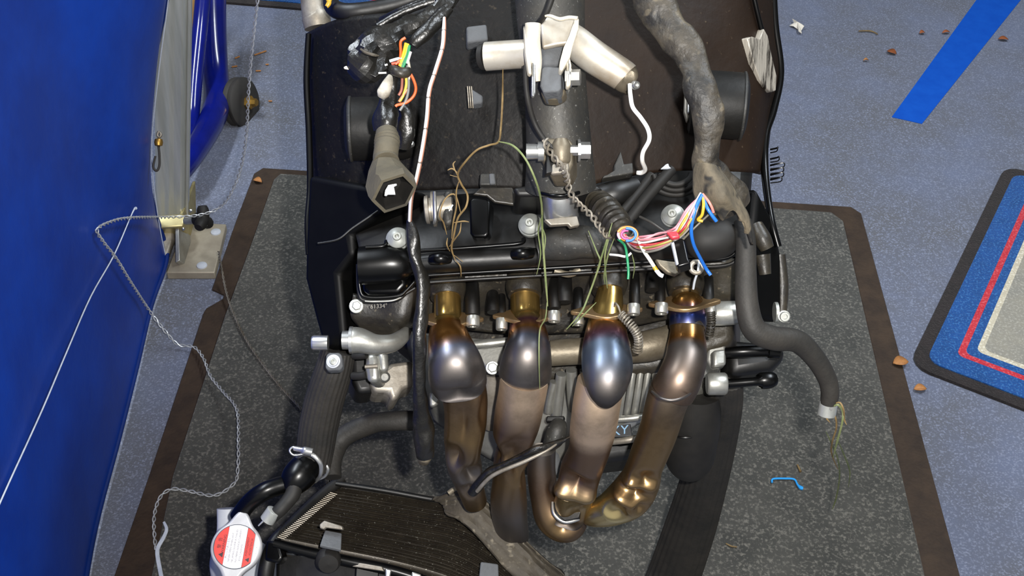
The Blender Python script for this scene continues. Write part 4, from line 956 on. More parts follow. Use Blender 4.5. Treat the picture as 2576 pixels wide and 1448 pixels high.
lathe('ferrule', p, axn, [(q*.8, -.002), (q, 0), (q, axn.length), (q*.82, axn.length), (q*.8, axn.length*.2), (1e-5, axn.length*.2)], m_alu, OH, seg=28, label='silver ferrule at the hose end')
lathe('ferrule_hole', W(2091, 1028, 1.122) , toV(W(2091, 1028, 1.12)), [(.0016, -.002), (.0016, .0002), (1e-5, .0002)], m_black, OH, seg=12)
# --- vertical loom beside header one
LO = tube('taped_loom', [(1030, 552, 1.085, 7), (1040, 600, 1.085, 17), (1044, 650, 1.085, 15), (1062, 700, 1.09, 17), (1060, 780, 1.09, 17), (1056, 860, 1.09, 18), (1054, 930, 1.1, 16), (1056, 1000, 1.11, 17), (1062, 1060, 1.13, 24), (1068, 1110, 1.14, 26), (1070, 1145, 1.15, 20)], m_ptape, BK, seg=18, n=8, disp=lump(.28, 60), label='black taped wiring loom hanging in front of the engine')
plate('loom_plug', [(1052, 1128), (1090, 1122), (1092, 1145), (1078, 1165), (1056, 1160)], 1.148, .018, m_tanal, LO, bevel=.003)
# frayed strap across lower headers
tube('frayed_lead', [(1432, 1098, 1.15, 4), (1395, 1115, 1.145, 9), (1350, 1130, 1.14, 11), (1300, 1155, 1.15, 10), (1250, 1180, 1.16, 12), (1215, 1205, 1.17, 14), (1190, 1240, 1.185, 12)], m_ptape, BK, seg=12, n=7, disp=lump(.4, 60))
tube('frayed_lead', [(1420, 1100, 1.15, 2), (1380, 1130, 1.14, 4), (1320, 1160, 1.14, 5), (1240, 1195, 1.15, 5), (1200, 1235, 1.17, 5)], m_silverd, BK, seg=8)

# ================================================================== wiring of the motorcycle
WH = tube('wiring_harness', [(1150, -40, 1.06, 20), (1110, 20, 1.055, 21), (1065, 50, 1.05, 22), (1010, 75, 1.045, 28), (965, 100, 1.04, 48), (930, 140, 1.035, 50), (905, 172, 1.035, 44), (890, 190, 1.04, 20)], m_bag, BK, seg=16, n=4, flat=.6, disp=lump(.65, 70), angle=18,
          label='torn black plastic wrapped wiring harness at the upper left')
tube('harness_branch', [(1130, 20, 1.05, 14), (1090, 60, 1.045, 18), (1060, 90, 1.04, 20), (1040, 115, 1.04, 14)], m_ptape, WH, seg=14, n=6, disp=lump(.3, 60))
tube('harness_branch', [(1145, -10, 1.06, 9), (1060, 12, 1.06, 10), (1000, 38, 1.06, 10), (950, 66, 1.06, 9)], m_ptape, WH, seg=12, n=5)
plate('torn_flap', [(905, 165), (925, 150), (968, 155), (975, 172), (945, 194), (915, 180)], 1.03, .003, m_bag, WH, bevel=.0008)
plate('torn_tip', [(864, 168), (872, 164), (878, 174), (866, 172)], 1.03, .002, m_paper, WH)
tube('tape_fold', [(908, 124, 1.005, 3), (920, 132, 1.0, 4), (940, 138, 1.0, 4), (952, 140, 1.005, 2)], m_dust, WH, seg=8)
def strand(c, pts, r=4, d=1.03, par=None, nm='wire', n=6):
    return tube(nm, [(p[0], p[1], p[2] if len(p) > 2 else d, r) for p in pts], wirem(c), par, seg=8, n=n)
for c, pts in (('#c8531c', [(1020, 95), (1008, 105), (1008, 130), (1006, 150), (995, 162)]), ('#e0a520', [(1021, 108), (1016, 130), (1010, 150), (1005, 166)]),
               ('#e5b92c', [(1026, 110), (1021, 135), (1012, 155), (1008, 168)]), ('#1f7a4a', [(1030, 114), (1026, 140), (1018, 160), (1012, 172)]),
               ('#1a6a42', [(1027, 118), (1021, 142), (1014, 160), (1010, 170)]), ('#d0c8c8', [(1033, 130), (1028, 146), (1024, 160)]),
               ('#cfd0d4', [(980, 154), (1000, 148), (1012, 147)]), ('#b4432a', [(985, 161), (1000, 158), (1012, 160)]),
               ('#a8a090', [(1026, 150), (1030, 175), (1028, 200)]), ('#d85a28', [(1028, 178), (1040, 200), (1046, 222), (1040, 242), (1022, 258), (1000, 264), (995, 268)]),
               ('#d8b040', [(1021, 190), (1022, 212), (1016, 236), (1006, 254)]), ('#8a5040', [(1012, 196), (1010, 225), (1003, 240)]),
               ('#6a6a68', [(1025, 165), (1028, 215), (1022, 250), (1006, 278)]), ('#c0784c', [(1024, 225), (1014, 240), (1004, 256)])):
    strand(c, pts, 3.8, 1.025, WH)
tube('wire_knot', [(985, 172, 1.025, 10), (1002, 180, 1.018, 16), (1020, 182, 1.02, 15), (1030, 176, 1.025, 8)], m_grime, WH, seg=14, disp=lump(.4, 80))
for k, pts in enumerate(([(968, 164), (975, 162)], [(952, 184), (972, 183)])): strand('#c8c8c4', pts, 2.5, 1.02, WH, n=2)
tube('harness_branch', [(992, 188, 1.035, 14), (984, 220, 1.04, 16), (976, 258, 1.04, 24), (972, 300, 1.035, 32), (970, 332, 1.035, 26)], m_ptape, WH, seg=18, n=7, disp=lump(.3, 50))
tube('white_connector', [(981, 190, 1.03, 6), (976, 208, 1.025, 13), (966, 232, 1.025, 16), (960, 244, 1.028, 10)], m_dirtywhite, WH, seg=12, disp=lump(.25, 90), flat=.7)
tube('harness_branch', [(1005, 262, 1.05, 10), (1022, 290, 1.05, 20), (1018, 330, 1.055, 26), (1010, 370, 1.06, 22)], m_ptape, WH, seg=14, n=5, disp=lump(.3, 60))
# boot: corrugated neck, flaring to a hex mouth
def corr(t, ph, p, r):
    return r * .05 * math.sin(t * 70) if .08 < t < .5 else 0
BT = tube('rubber_boot', [(972, 332, 1.03, 27), (974, 352, 1.025, 31), (972, 375, 1.02, 31), (970, 395, 1.02, 32), (972, 410, 1.015, 34)], m_boot, BK, seg=24, n=6, disp=corr, label='dusty corrugated rubber boot hanging at the left')
def hexring(c, axn, rpx, d, hexy, inset=0, N=24, ph=.25):
    A, x, y = orth(axn); out = []
    for k in range(N):
        a = 2*math.pi*k/N + ph; q = 1.0
        if hexy: m6 = (a % (math.pi/3)) - math.pi/6; q = .90 / math.cos(m6)
        out.append(c + x * (rpx*q*S(d)*math.cos(a)) + y * (rpx*q*S(d)*math.sin(a)))
    return out
def loft(name, rings, m, parent, cap=False):
    N = len(rings[0]); vs = [p for r in rings for p in r]; fs = []
    for i in range(len(rings)-1):
        for k in range(N): fs.append((i*N+k, i*N+(k+1) % N, (i+1)*N+(k+1) % N, (i+1)*N+k))
    if cap: fs.append(tuple((len(rings)-1)*N+k for k in range(N)))
    return mesh(name, vs, fs, m, parent, angle=22)
a0 = -UP; pm = W(990, 482, .985); a1 = (-UP * .62 + RT * .42 + toV(pm) * .66).normalized()
am = (a0 + a1).normalized()
loft('boot_mouth', [hexring(W(970, 398, 1.018), a0, 31, 1.0, 0), hexring(W(974, 425, 1.012), (a0*.8+a1*.2).normalized(), 46, 1.0, 1), hexring(W(980, 455, 1.0), am, 60, 1.0, 1), hexring(W(986, 474, .992), a1, 62, 1.0, 1),
     hexring(W(992, 486, .982), a1, 59, 1.0, 1), hexring(W(992, 486, .982), a1, 50, 1.0, 1)], m_boot, BT)
loft('boot_liner', [hexring(W(992, 486, .9822), a1, 51, 1.0, 1), hexring(W(984, 472, .995), a1, 42, 1.0, 1), hexring(W(980, 464, 1.004), a1, 30, 1.0, 0)], m_rubblk, BT, cap=True)
plate('boot_terminal', [(968, 478), (976, 464), (998, 460), (1000, 466), (992, 470), (996, 490), (976, 490), (972, 494), (966, 492)], .982, .003, m_chrome, BT, bevel=.0006, tilt=.05)
# striped wire, white wire
def striped(t, ph):
    ring = (t * 17) % 1 < .05
    if ring: return lin('#4a4038')
    return lin('#9a6a56') if math.cos(ph) > .25 else lin('#ece8e4')
tube('striped_wire', [(1118, 44, 1.02, 4), (1117, 75, 1.015, 5.5), (1113, 120, 1.01, 5.5), (1095, 180, 1.0, 5.5), (1080, 230, 1.0, 5.5), (1074, 300, 1.0, 5.5), (1062, 380, 1.0, 5.5), (1048, 450, 1.01, 5.5), (1035, 495, 1.03, 5.5), (1031, 555, 1.06, 5)], m_attr, BK, seg=12, n=16, col=striped, label='white and brown striped wire hanging down the left panel')
tube('white_wire', [(1584, 212, 1.0, 5), (1586, 240, .995, 5.5), (1592, 270, .99, 5.5), (1612, 296, .99, 5.5), (1630, 325, .99, 5.5), (1633, 352, .99, 5.5), (1618, 382, 1.0, 5.5), (1616, 405, 1.01, 5.5), (1623, 426, 1.03, 5.5), (1614, 434, 1.04, 6), (1602, 434, 1.04, 5)], wirem('#e8e4dc'), BK, seg=10, n=7)
plate('white_clip', [(1662, 424), (1676, 412), (1682, 410), (1684, 418), (1690, 422), (1680, 424)], 1.11, .003, m_white, BK)
# right dusty sleeve
def wrinkle(t, ph, p, r):
    return r * (.20 * noise.noise(p * 38) + .10 * math.sin(t * 46 + 2.2 * ph) * noise.noise(p * 20) + .12 * noise.noise(p * 80 + Vector((math.cos(ph), math.sin(ph), 0))))
RS = tube('harness_sleeve', [(1620, -50, 1.0, 50), (1655, 20, .995, 50), (1692, 80, .99, 46), (1730, 130, .985, 40), (1750, 175, .98, 37), (1762, 225, .975, 41), (1782, 290, .975, 39), (1780, 350, .98, 33), (1774, 400, .985, 35), (1788, 440, .992, 46), (1806, 475, 1.0, 58), (1822, 505, 1.005, 62), (1835, 530, 1.01, 52)], m_sleeve, BK, seg=32, n=10, flat=.6, angle=32,
          disp=wrinkle, label='dusty grey harness sleeve snaking down the right panel')
patch('torn_cuff', [[(1744, 412, .985), (1765, 408, .968), (1790, 410, .965), (1812, 418, .985)], [(1742, 452, .985), (1775, 446, .966), (1808, 450, .964), (1842, 462, .985)],
                    [(1744, 490, .985), (1785, 488, .964), (1828, 492, .962), (1868, 508, .985)], [(1756, 512, .985), (1796, 522, .966), (1842, 520, .964), (1884, 550, .985)],
                    [(1790, 528, .988), (1815, 546, .970), (1850, 536, .968), (1896, 612, .99)]], m_sleeve2, RS, n=7, solid=.003, disp=lambda i, j, p: FWD * (.007 * noise.noise(p * 45)) + UP * (.006 * i * i * noise.noise(p * 130)))
# right wire bundle
cols = ['#c47a84', '#cc9498', '#b8747a', '#c0a23c', '#c8c2be', '#a83236', '#c88a9c', '#948640', '#b87478', '#7a756c']
for i, c in enumerate(cols):
    o = i - 4.5; rnd = random.Random(i)
    j = lambda s: rnd.uniform(-s, s)
    strand(c, [(1764 + j(3), 488 + j(3), .97), (1742 + o*3 + j(4), 528 + j(3), .965 + j(.006)), (1722 + o*3.2, 566 + o*.8 + j(4), .965 + j(.008)), (1700 + o*1.5, 590 + o*2.8 + j(4), .97), (1660 + j(4), 606 + o*4.2 + j(5), .985 + j(.01)),
               (1620 + j(4), 614 + o*4 + j(3), 1.0), (1590 + j(4), 610 + o*3 + j(3), 1.02), (1572 + j(5), 598 + j(8), 1.03)], 2.9, par=RS)
strand('#1f62b8', [(1766, 490, .965), (1755, 512, .96), (1744, 545, .96), (1739, 580, .965), (1745, 615, .975), (1762, 650, .99), (1776, 675, 1.0), (1788, 692, 1.0)], 4.6, par=RS)
strand('#1f62b8', [(1768, 490, .965), (1778, 520, .96), (1790, 540, .96), (1802, 556, .962)], 4.6, par=RS)
strand('#c49a2c', [(1768, 492, .965), (1770, 515, .96), (1766, 540, .962), (1756, 552, .965), (1768, 556, .965)], 4.2, par=RS)
strand('#c8786c', [(1768, 488, .965), (1782, 506, .96), (1790, 520, .96), (1795, 534, .962)], 3.6, par=RS)
strand('#d8d2c4', [(1603, 596, 1.01), (1618, 628, 1.0), (1634, 652, .995), (1648, 674, .995)], 5, par=RS)
strand('#b8962a', [(1645, 670, .995), (1652, 680, .995)], 5.5, par=RS, n=2)
strand('#eceae6', [(1650, 678, .995), (1660, 690, .995), (1668, 694, .995)], 5.5, par=RS, n=3)
strand('#1c7a4e', [(1556, 602, 1.02), (1572, 618, 1.01), (1578, 650, 1.0), (1581, 684, 1.0), (1580, 702, 1.0)], 3.4, par=RS)
strand('#d2d2ce', [(1535, 640, 1.02), (1556, 642, 1.01), (1575, 645, 1.01), (1588, 636, 1.01)], 3.2, par=RS)
strand('#c8ccd0', [(1758, 655, 1.06), (1756, 680, 1.06), (1748, 705, 1.07), (1744, 726, 1.08)], 3, par=RS)
strand('#3a3834', [(1610, 545, 1.02), (1640, 560, 1.0), (1670, 580, .99), (1700, 598, .98)], 3.2, par=RS)
strand('#5a564c', [(1795, 528, .97), (1750, 570, .97), (1715, 605, .975)], 3, par=RS)
for k, (c, r) in enumerate((('#dd8a1e', 18), ('#b44f8a', 14), ('#c9a0b8', 22), ('#d8803c', 24), ('#2f6ab0', 20))):
    strand(c, [(1578 + r*math.cos(R(a))*1.05, 590 + r*math.sin(R(a))*.8, 1.015 - .003*k) for a in range(20 + 60*k, 260 + 60*k, 40)], 3.4, par=RS, nm='wire_curl')
cn = plate('wire_connector', [(1688, 606), (1714, 598), (1722, 602), (1732, 650), (1738, 662), (1706, 672), (1700, 664)], .965, .016, m_gloss, RS, bevel=.0015, label='black plug connector on the wires')
plate('connector_rib', [(1690, 610), (1696, 608), (1708, 664), (1703, 667)], .960, .004, m_white, RS, bevel=.0006, tilt=.1)
plate('wire_tie', [(1676, 582), (1704, 580), (1712, 596), (1690, 600)], .96, .006, wirem('#b8303a'), RS)
# lower right lug plate
tube('earth_lug', [(1752 + 14*math.cos(R(a)), 672 + 14*math.sin(R(a)), 1.06, 6) for a in range(0, 361, 30)], m_silverd, BK, seg=8, n=3, flat=.5)
plate('grey_bracket', [(1650, 650), (1680, 655), (1730, 660), (1720, 680), (1700, 692), (1680, 685), (1660, 668)], 1.07, .006, m_tanal, BK)
# corrugated conduit
tube('corrugated_conduit', [(1500, 505, 1.09, 30), (1520, 525, 1.075, 36), (1545, 555, 1.06, 36), (1565, 582, 1.05, 32), (1572, 592, 1.05, 26)], m_grime, BK, seg=24, n=10, disp=lambda t, ph, p, r: r * .07 * math.sin(t * 75), label='dark corrugated wiring conduit end')
twisted('twisted_lead', [W(x, y, d) for x, y, d in ((1372, 350, .995), (1378, 372, .99), (1392, 395, .99), (1410, 418, .995), (1424, 440, 1.01), (1430, 470, 1.02), (1442, 498, 1.02), (1465, 522, 1.03), (1490, 545, 1.035), (1512, 575, 1.03), (1534, 600, 1.02))], .0011, .0022, m_silverd, None, None, period=.0135, parent=BK)
# cable clips at the right edge of the frame
for k, (y, l) in enumerate(((372, 10), (396, 14), (412, 26), (424, 24), (436, 24), (448, 20))):
    tube('edge_clip', [(1938, y + 4, 1.19, 2.5), (1955, y, 1.185, 2.2), (1946 + l, y - 2, 1.183, 1.6), (1944 + l, y + 8, 1.185, 1.4), (1938, y + 12, 1.19, 1.6)], m_gloss, BK, seg=6, n=4)

# ================================================================== radiator
RD = empty('radiator', W(1000, 1440, 1.45), 'bent black radiator with finned core lying at the bottom of the picture', 'radiator')
rows = [
    [(832, 1222, 1.33), (960, 1240, 1.33), (1080, 1260, 1.33), (1170, 1275, 1.325), (1262, 1335, 1.32), (1385, 1450, 1.32), (1470, 1540, 1.32)],
    [(764, 1286, 1.29), (900, 1312, 1.29), (1040, 1338, 1.29), (1155, 1365, 1.285), (1250, 1420, 1.28), (1350, 1510, 1.28), (1420, 1590, 1.28)],
    [(696, 1350, 1.25), (845, 1380, 1.25), (1000, 1412, 1.25), (1130, 1450, 1.245), (1230, 1500, 1.24), (1310, 1570, 1.24), (1380, 1640, 1.24)]]
core = patch('core', rows, m_core, RD, n=(60, 14), solid=.02, disp=lambda i, j, p: UP * 0 + (toV(p)) * (.0026 * (1 if math.sin(i * 2 * math.pi * 20) > 0 else -1)), angle=20)
# bright crimped fin ends along the left edge (one comb of a few dozen tiny fins)
vs, fs = [], []
for k in range(32):
    t = k / 31; a = W(830 - 132*t, 1238 + 112*t, 1.312 - .075*t); b = W(842 - 132*t + 6, 1243 + 112*t, 1.312 - .075*t); dd = (b - a).normalized(); n_ = toV(a); c_ = dd.cross(n_)
    b0 = len(vs)
    for i in (0, 1):
        for j_ in (-1, 1):
            for q in (0, 1): vs.append((a if i == 0 else b) + c_ * (j_ * .00042) + n_ * (q * .003))
    fs += [tuple(b0 + v for v in f) for f in ((0, 1, 3, 2), (4, 6, 7, 5), (0, 4, 5, 1), (2, 3, 7, 6), (0, 2, 6, 4), (1, 5, 7, 3))]
finish(mesh('fin_ends', vs, fs, m_silverd, RD, smooth=False), kind='stuff')
tube('side_tank', [(860, 1205, 1.335, 14), (800, 1255, 1.31, 15), (735, 1318, 1.275, 15), (690, 1362, 1.255, 16), (672, 1420, 1.25, 20), (665, 1480, 1.25, 20)], m_black, RD, seg=16)
tube('top_rail', [(845, 1215, 1.32, 6), (960, 1232, 1.32, 7), (1070, 1252, 1.32, 7), (1110, 1258, 1.32, 7)], m_black, RD, seg=10)
# bent dusty end flange
patch('bent_flange', [
    [(1085, 1258, 1.315), (1130, 1238, 1.30), (1175, 1236, 1.295), (1215, 1252, 1.29), (1265, 1302, 1.29), (1330, 1365, 1.29), (1400, 1428, 1.29), (1450, 1470, 1.29)],
    [(1110, 1268, 1.31), (1150, 1262, 1.292), (1190, 1270, 1.283), (1225, 1295, 1.278), (1270, 1340, 1.275), (1325, 1395, 1.275), (1385, 1450, 1.275), (1430, 1490, 1.275)],
    [(1118, 1288, 1.30), (1150, 1306, 1.285), (1180, 1330, 1.28), (1210, 1360, 1.275), (1240, 1395, 1.272), (1280, 1440, 1.272), (1335, 1490, 1.272), (1380, 1530, 1.272)]], m_dust, RD, n=(8, 6), solid=.004,
    disp=lambda i, j, p: toV(p) * (.0012 * math.sin(i * 30 + noise.noise(p * 30) * 4) + .003 * noise.noise(p * 25)), label='dust grey bent side flange of the radiator')
for pts_ in ([(1128, 1240), (1150, 1225), (1185, 1215)], [(1190, 1238), (1205, 1210), (1222, 1190), (1240, 1180)], [(1160, 1240), (1172, 1200), (1185, 1175), (1180, 1150)]):
    tube('frayed_strip', [(x, y, 1.27, 6) for x, y in pts_], m_tanal, RD, seg=8, flat=.4)
tube('clear_bulb', [(1160, 1190, 1.235, 10), (1166, 1205, 1.23, 20), (1168, 1222, 1.235, 20), (1168, 1240, 1.25, 12)], m_headtube, RD, seg=16)
# lower frame, clip, grommet
tube('lower_frame', [(690, 1366, 1.235, 12), (760, 1384, 1.233, 13), (880, 1412, 1.23, 14), (1000, 1438, 1.23, 14), (1120, 1478, 1.23, 14)], m_gloss, RD, seg=14)
LFp = plate('lower_frame_face', [(690, 1385), (730, 1380), (800, 1390), (880, 1412), (1010, 1440), (1100, 1470), (1100, 1560), (690, 1560)], 1.235, .03, m_black, RD, bevel=.006)
plate('frame_rib', [(880, 1410), (960, 1424), (965, 1436), (885, 1424)], 1.222, .006, m_silverd, RD, bevel=.001)
plate('frame_window', [(895, 1424), (955, 1436), (950, 1490), (890, 1490)], 1.224, .004, m_gloss, RD)
plate('glint_clip', [(970, 1428), (986, 1432), (980, 1460), (970, 1462)], 1.215, .006, m_chrome, RD)
plate('glint_clip', [(1036, 1436), (1060, 1444), (1056, 1470), (1034, 1470)], 1.215, .008, m_silver, RD)
plate('tank_block', [(668, 1358), (700, 1360), (712, 1402), (700, 1416), (664, 1408)], 1.23, .016, m_gloss, RD, bevel=.003)
cl = plate('mount_clip', [(818, 1332), (860, 1340), (858, 1382), (805, 1370)], [1.222, 1.222, 1.205, 1.205], .004, m_greypad, RD, bevel=.001, label='grey metal mounting clip')
plate('clip_hook', [(803, 1318), (815, 1308), (860, 1322), (862, 1332), (818, 1326), (814, 1331), (804, 1328)], 1.212, .006, m_silverd, cl, bevel=.0015)
gp = W(826, 1410, 1.22); lathe('grommet', gp, (toV(gp) - UP * .5).normalized(), [(.011, -.01), (.0128, -.006), (.0128, .002), (.010, .007), (1e-5, .008)], m_rubblk, cl, seg=22)
plate('second_clip', [(1210, 1412), (1254, 1418), (1256, 1470), (1204, 1470)], 1.235, .004, m_greypad, RD)
# filler neck, cap, hoses
tube('filler_hose', [(735, 1215, 1.22, 22), (700, 1222, 1.215, 23), (660, 1238, 1.21, 23), (625, 1265, 1.215, 22), (600, 1300, 1.225, 22)], m_gloss, RD, seg=20)
tube('filler_neck', [(595, 1378, 1.235, 50), (596, 1385, 1.26, 50)], m_silver, RD, seg=24, n=2)
ov = tube('overflow_tube', [(742, 1205, 1.215, 20), (738, 1238, 1.21, 20), (722, 1262, 1.205, 18), (700, 1286, 1.20, 17), (672, 1312, 1.205, 14)], m_rubblk, RD, seg=18)
p = W(690, 1283, 1.198); axn = (W(672, 1308, 1.2) - p); q = 19 * S(1.2)
lathe('crimp_ring', p, axn, [(q*.9, 0), (q, .0006), (q, axn.length), (q*.9, axn.length)], m_alu, ov, seg=24)
tube('spout_pin', [(662, 1310, 1.195, 3), (650, 1322, 1.195, 2)], m_chrome, ov, seg=8, n=2)
# --- cap
cp0 = W(594, 1374.5, 1.195)
zc = (toV(cp0) * .95 + UP * .22 - RT * .10).normalized()
tx = (UP * .992 + RT * .124); tx = (tx - zc * tx.dot(zc)).normalized()      # reading direction of the print
ty = zc.cross(tx)                                                            # up direction of the letters (towards picture left)
s = S(1.195)
def capshape(name, rad, ear, earw, z0, z1, m, parent, bev, back=None):
    out = []; N = 96
    for k in range(N):
        a = 2 * math.pi * k / N; ca = math.cos(a)
        r = rad + ear * math.exp(-((math.acos(max(-1, min(1, abs(ca))))) / earw) ** 2)
        out.append((r * math.cos(a), r * math.sin(a)))
    vs = []
    for z in (z1, z0): vs += [cp0 + tx * (x * s) + ty * (y * s) + zc * z for x, y in out]
    fs = [tuple(range(N)), tuple(range(2*N-1, N-1, -1))] + [(i, (i+1) % N, N+(i+1) % N, N+i) for i in range(N)]
    return mesh(name, vs, fs, m, parent, bevel=bev)
CAPO = capshape('radiator_cap', 64, 30, .32, -.012, 0, m_capmet, RD, .003)
CAPO['label'] = 'silver radiator cap with red and white warning label'
def disc(name, zz, m, clip=None, rad=56.5, th=.0003):
    out = []; N = 90
    for k in range(N):
        a = 2 * math.pi * k / N; x, y = rad * math.cos(a), rad * math.sin(a)
        if clip: y = max(clip[0], min(clip[1], y))
        out.append((x, y))
    vs = [cp0 + tx * (x * s) + ty * (y * s) + zc * zz for x, y in out]
    o = mesh(name, vs, [tuple(range(N))], m, CAPO, smooth=False)
    if o.data.polygons[0].normal.dot(zc) < 0: o.data.flip_normals()
    if th:
        sm = o.modifiers.new('thickness', 'SOLIDIFY'); sm.thickness = th; sm.offset = -1
    return o
def stripe(name, y0, y1, zz, m, rad=54.6):
    out = []
    def xe(y): return math.sqrt(max(1, rad*rad - y*y))
    ysl = [y0 + (y1 - y0) * i / 14 for i in range(15)]
    out = [(xe(y), y) for y in ysl] + [(-xe(y), y) for y in reversed(ysl)]
    vs = [cp0 + tx * (x * s) + ty * (y * s) + zc * zz for x, y in out]
    o = mesh(name, vs, [tuple(range(len(out)))], m, CAPO, smooth=False)
    if o.data.polygons[0].normal.dot(zc) < 0: o.data.flip_normals()
    sm = o.modifiers.new('thickness', 'SOLIDIFY'); sm.thickness = .0002; sm.offset = -1
    return o
disc('label_outline', .0006, m_navy, clip=(-42.5, 99))
disc('label_white', .0007, m_lblw, rad=57.5, clip=(-99, 99)) if False else None
stripe('label_white', -56, -45.5, .0006, m_lblw, rad=57)
stripe('label_white', -21.5, 24.5, .0009, m_lblw)
stripe('label_red', 25.2, 54, .0009, m_red)
stripe('label_red', -42.2, -22.5, .0009, m_red)
def line_text(body, yoff, size, m, xoff=0, stretch=1):
    text_mesh(body, m, CAPO, 'label_print', cp0 + tx * (xoff * s) + ty * (yoff * s) + zc * .0014, tx * stretch, ty, size * s)
line_text('警  告', 40.5, 11, m_ink, 5)
line_text('WARNING', 30.5, 10, m_ink, 3)
line_text('▲', 33, 15, m_ink, -24); line_text('▲', -33.5, 13, m_ink, -30)
line_text('熱いときあけるな', 20, 6.5, m_ink2, -6)
line_text('NEVER OPEN WHEN HOT', 12, 6.2, m_ink2, -3)
line_text('NE JAMAIS OUVRIR À CHAUD', 3.5, 6.2, m_ink2, 1)
line_text('NO ABRIR NUNCA CUANDO', -5.5, 6.2, m_ink2, 2)
line_text('ESTE CALIENTE', -14.5, 6.2, m_ink2, -14)
line_text('AVERTISSEMENT', -28, 8, m_ink, 3, .82)
line_text('ADVERTENCIA', -37, 8, m_ink, 3, .82)
line_text('1', -51.5, 6, m_ink2, -12); line_text('1', -51.5, 6, m_ink2, 3)

# white reservoir behind the cap
RV = tube('coolant_bottle', [(574, 1278, 1.30, 28), (574, 1330, 1.30, 28), (575, 1360, 1.31, 38), (590, 1400, 1.33, 66), (612, 1440, 1.35, 88), (620, 1520, 1.36, 95), (620, 1640, 1.36, 95)], m_white, None, seg=28, n=6, flat=.7)
finish(RV, 'white plastic coolant bottle behind the radiator cap', 'bottle')

# ================================================================== grass and roots
def blade(pts, r, m, par, n=8, nm='stalk', flat=.5):
    return tube(nm, [(x, y, d, r * .72 * (1 if 0 < i < len(pts)-1 else .4)) for i, (x, y, d) in enumerate(pts)], m, par, seg=6, n=n, flat=flat)
g1 = blade([(1265, 172, 1.03), (1264, 250, 1.05), (1260, 320, 1.03), (1254, 356, 1.01), (1230, 365, 1.0), (1200, 377, 1.0), (1172, 405, 1.01), (1152, 436, 1.03), (1160, 462, 1.04), (1176, 490, 1.05), (1172, 520, 1.05), (1152, 548, 1.06), (1142, 590, 1.07), (1136, 625, 1.08), (1146, 655, 1.09)], 3.4, m_grass_d, None, nm='dry_grass_stalk')
finish(g1, 'dry grass stalk with a clump of roots hanging over the left panel', 'grass')
for pts in ([(1152, 436, 1.03), (1138, 424, 1.03), (1126, 428, 1.03)], [(1150, 440, 1.03), (1140, 415, 1.03), (1146, 405, 1.03)], [(1150, 445, 1.03), (1132, 440, 1.03)], [(1156, 452, 1.035), (1148, 480, 1.04), (1148, 520, 1.05), (1140, 560, 1.06), (1136, 600, 1.07)],
            [(1142, 560, 1.06), (1165, 556, 1.06), (1180, 558, 1.06)], [(1160, 560, 1.06), (1156, 585, 1.06), (1140, 604, 1.07)], [(1126, 598, 1.07), (1124, 615, 1.07), (1132, 632, 1.08)], [(1130, 620, 1.08), (1148, 598, 1.07)],
            [(1146, 655, 1.09), (1158, 670, 1.09), (1160, 695, 1.1)], [(1140, 640, 1.085), (1165, 658, 1.09)], [(1160, 540, 1.055), (1145, 490, 1.05), (1120, 500, 1.05), (1106, 540, 1.05), (1116, 560, 1.06), (1124, 590, 1.07)]):
    blade(pts, 2.6, m_grass_d, g1, n=5, nm='root')
g2 = blade([(1254, 356, 1.005), (1290, 366, .995), (1322, 400, .99), (1348, 455, .995), (1362, 510, 1.02), (1364, 570, 1.05), (1368, 640, 1.06), (1374, 720, 1.07), (1378, 770, 1.08)], 3.6, m_grass_g, None, nm='grass_sprig')
finish(g2, 'long green grass blade arching over the headstock to the second pipe', 'grass')
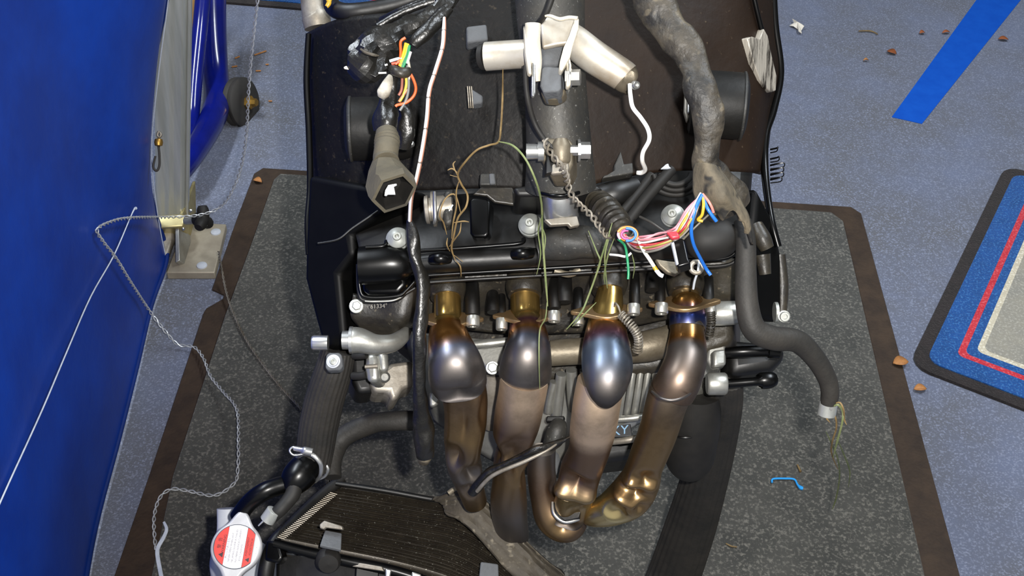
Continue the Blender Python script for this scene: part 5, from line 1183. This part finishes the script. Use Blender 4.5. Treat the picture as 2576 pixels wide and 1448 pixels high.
for pts in ([(1364, 540, 1.03), (1354, 580, 1.05), (1360, 640, 1.06), (1350, 690, 1.07)], [(1364, 570, 1.05), (1372, 600, 1.055), (1366, 650, 1.06)], [(1376, 760, 1.06), (1372, 800, 1.06), (1358, 830, 1.07), (1356, 900, 1.07), (1358, 980, 1.09)]):
    blade(pts, 2.2, m_grass_g, g2, n=6, nm='side_blade')
g3 = blade([(1540, 560, 1.03), (1528, 600, 1.03), (1512, 650, 1.04), (1500, 690, 1.05), (1480, 745, 1.06), (1462, 785, 1.06), (1425, 828, 1.07)], 3.2, m_grass_g, None, nm='green_grass_tuft')
finish(g3, 'tuft of green grass caught above the third header pipe', 'grass')
for pts in ([(1535, 590, 1.03), (1522, 640, 1.035), (1524, 690, 1.05), (1528, 725, 1.06)], [(1480, 580, 1.05), (1500, 630, 1.045), (1510, 660, 1.045), (1496, 700, 1.05)], [(1545, 600, 1.02), (1530, 640, 1.03), (1520, 690, 1.05), (1522, 715, 1.06)],
            [(1500, 760, 1.055), (1470, 790, 1.06), (1440, 820, 1.07)], [(1590, 640, 1.02), (1596, 670, 1.03), (1592, 700, 1.05)]):
    blade(pts, 2.6, m_grass_g, g3, n=6, nm='side_blade')
g4 = blade([(2092, 1024, 1.125), (2108, 1018, 1.12), (2120, 1035, 1.125), (2118, 1065, 1.13), (2106, 1110, 1.15), (2096, 1150, 1.18)], 3.6, m_grass_g, None, nm='grass_wisp')
finish(g4, 'wisp of green and dry grass hanging from the silver hose ferrule', 'grass')
for m, pts in ((m_grass_d, [(2094, 1018, 1.125), (2112, 1012, 1.12), (2122, 1030, 1.12), (2124, 1055, 1.13), (2130, 1068, 1.13)]), (m_grass_d, [(2085, 1040, 1.13), (2100, 1046, 1.13), (2104, 1075, 1.14), (2094, 1110, 1.16), (2092, 1140, 1.2), (2108, 1180, 1.26)]),
               (m_grass_g, [(2078, 1085, 1.15), (2092, 1115, 1.2), (2108, 1155, 1.3), (2112, 1200, 1.42), (2104, 1250, 1.52), (2094, 1280, 1.56)]), (m_grass_g, [(2104, 1100, 1.15), (2122, 1140, 1.25), (2138, 1185, 1.36), (2134, 1225, 1.45)]),
               (m_grass_d, [(2090, 1050, 1.13), (2080, 1052, 1.13), (2088, 1062, 1.13)])):
    blade(pts, 3, m, g4, n=6, nm='side_blade')
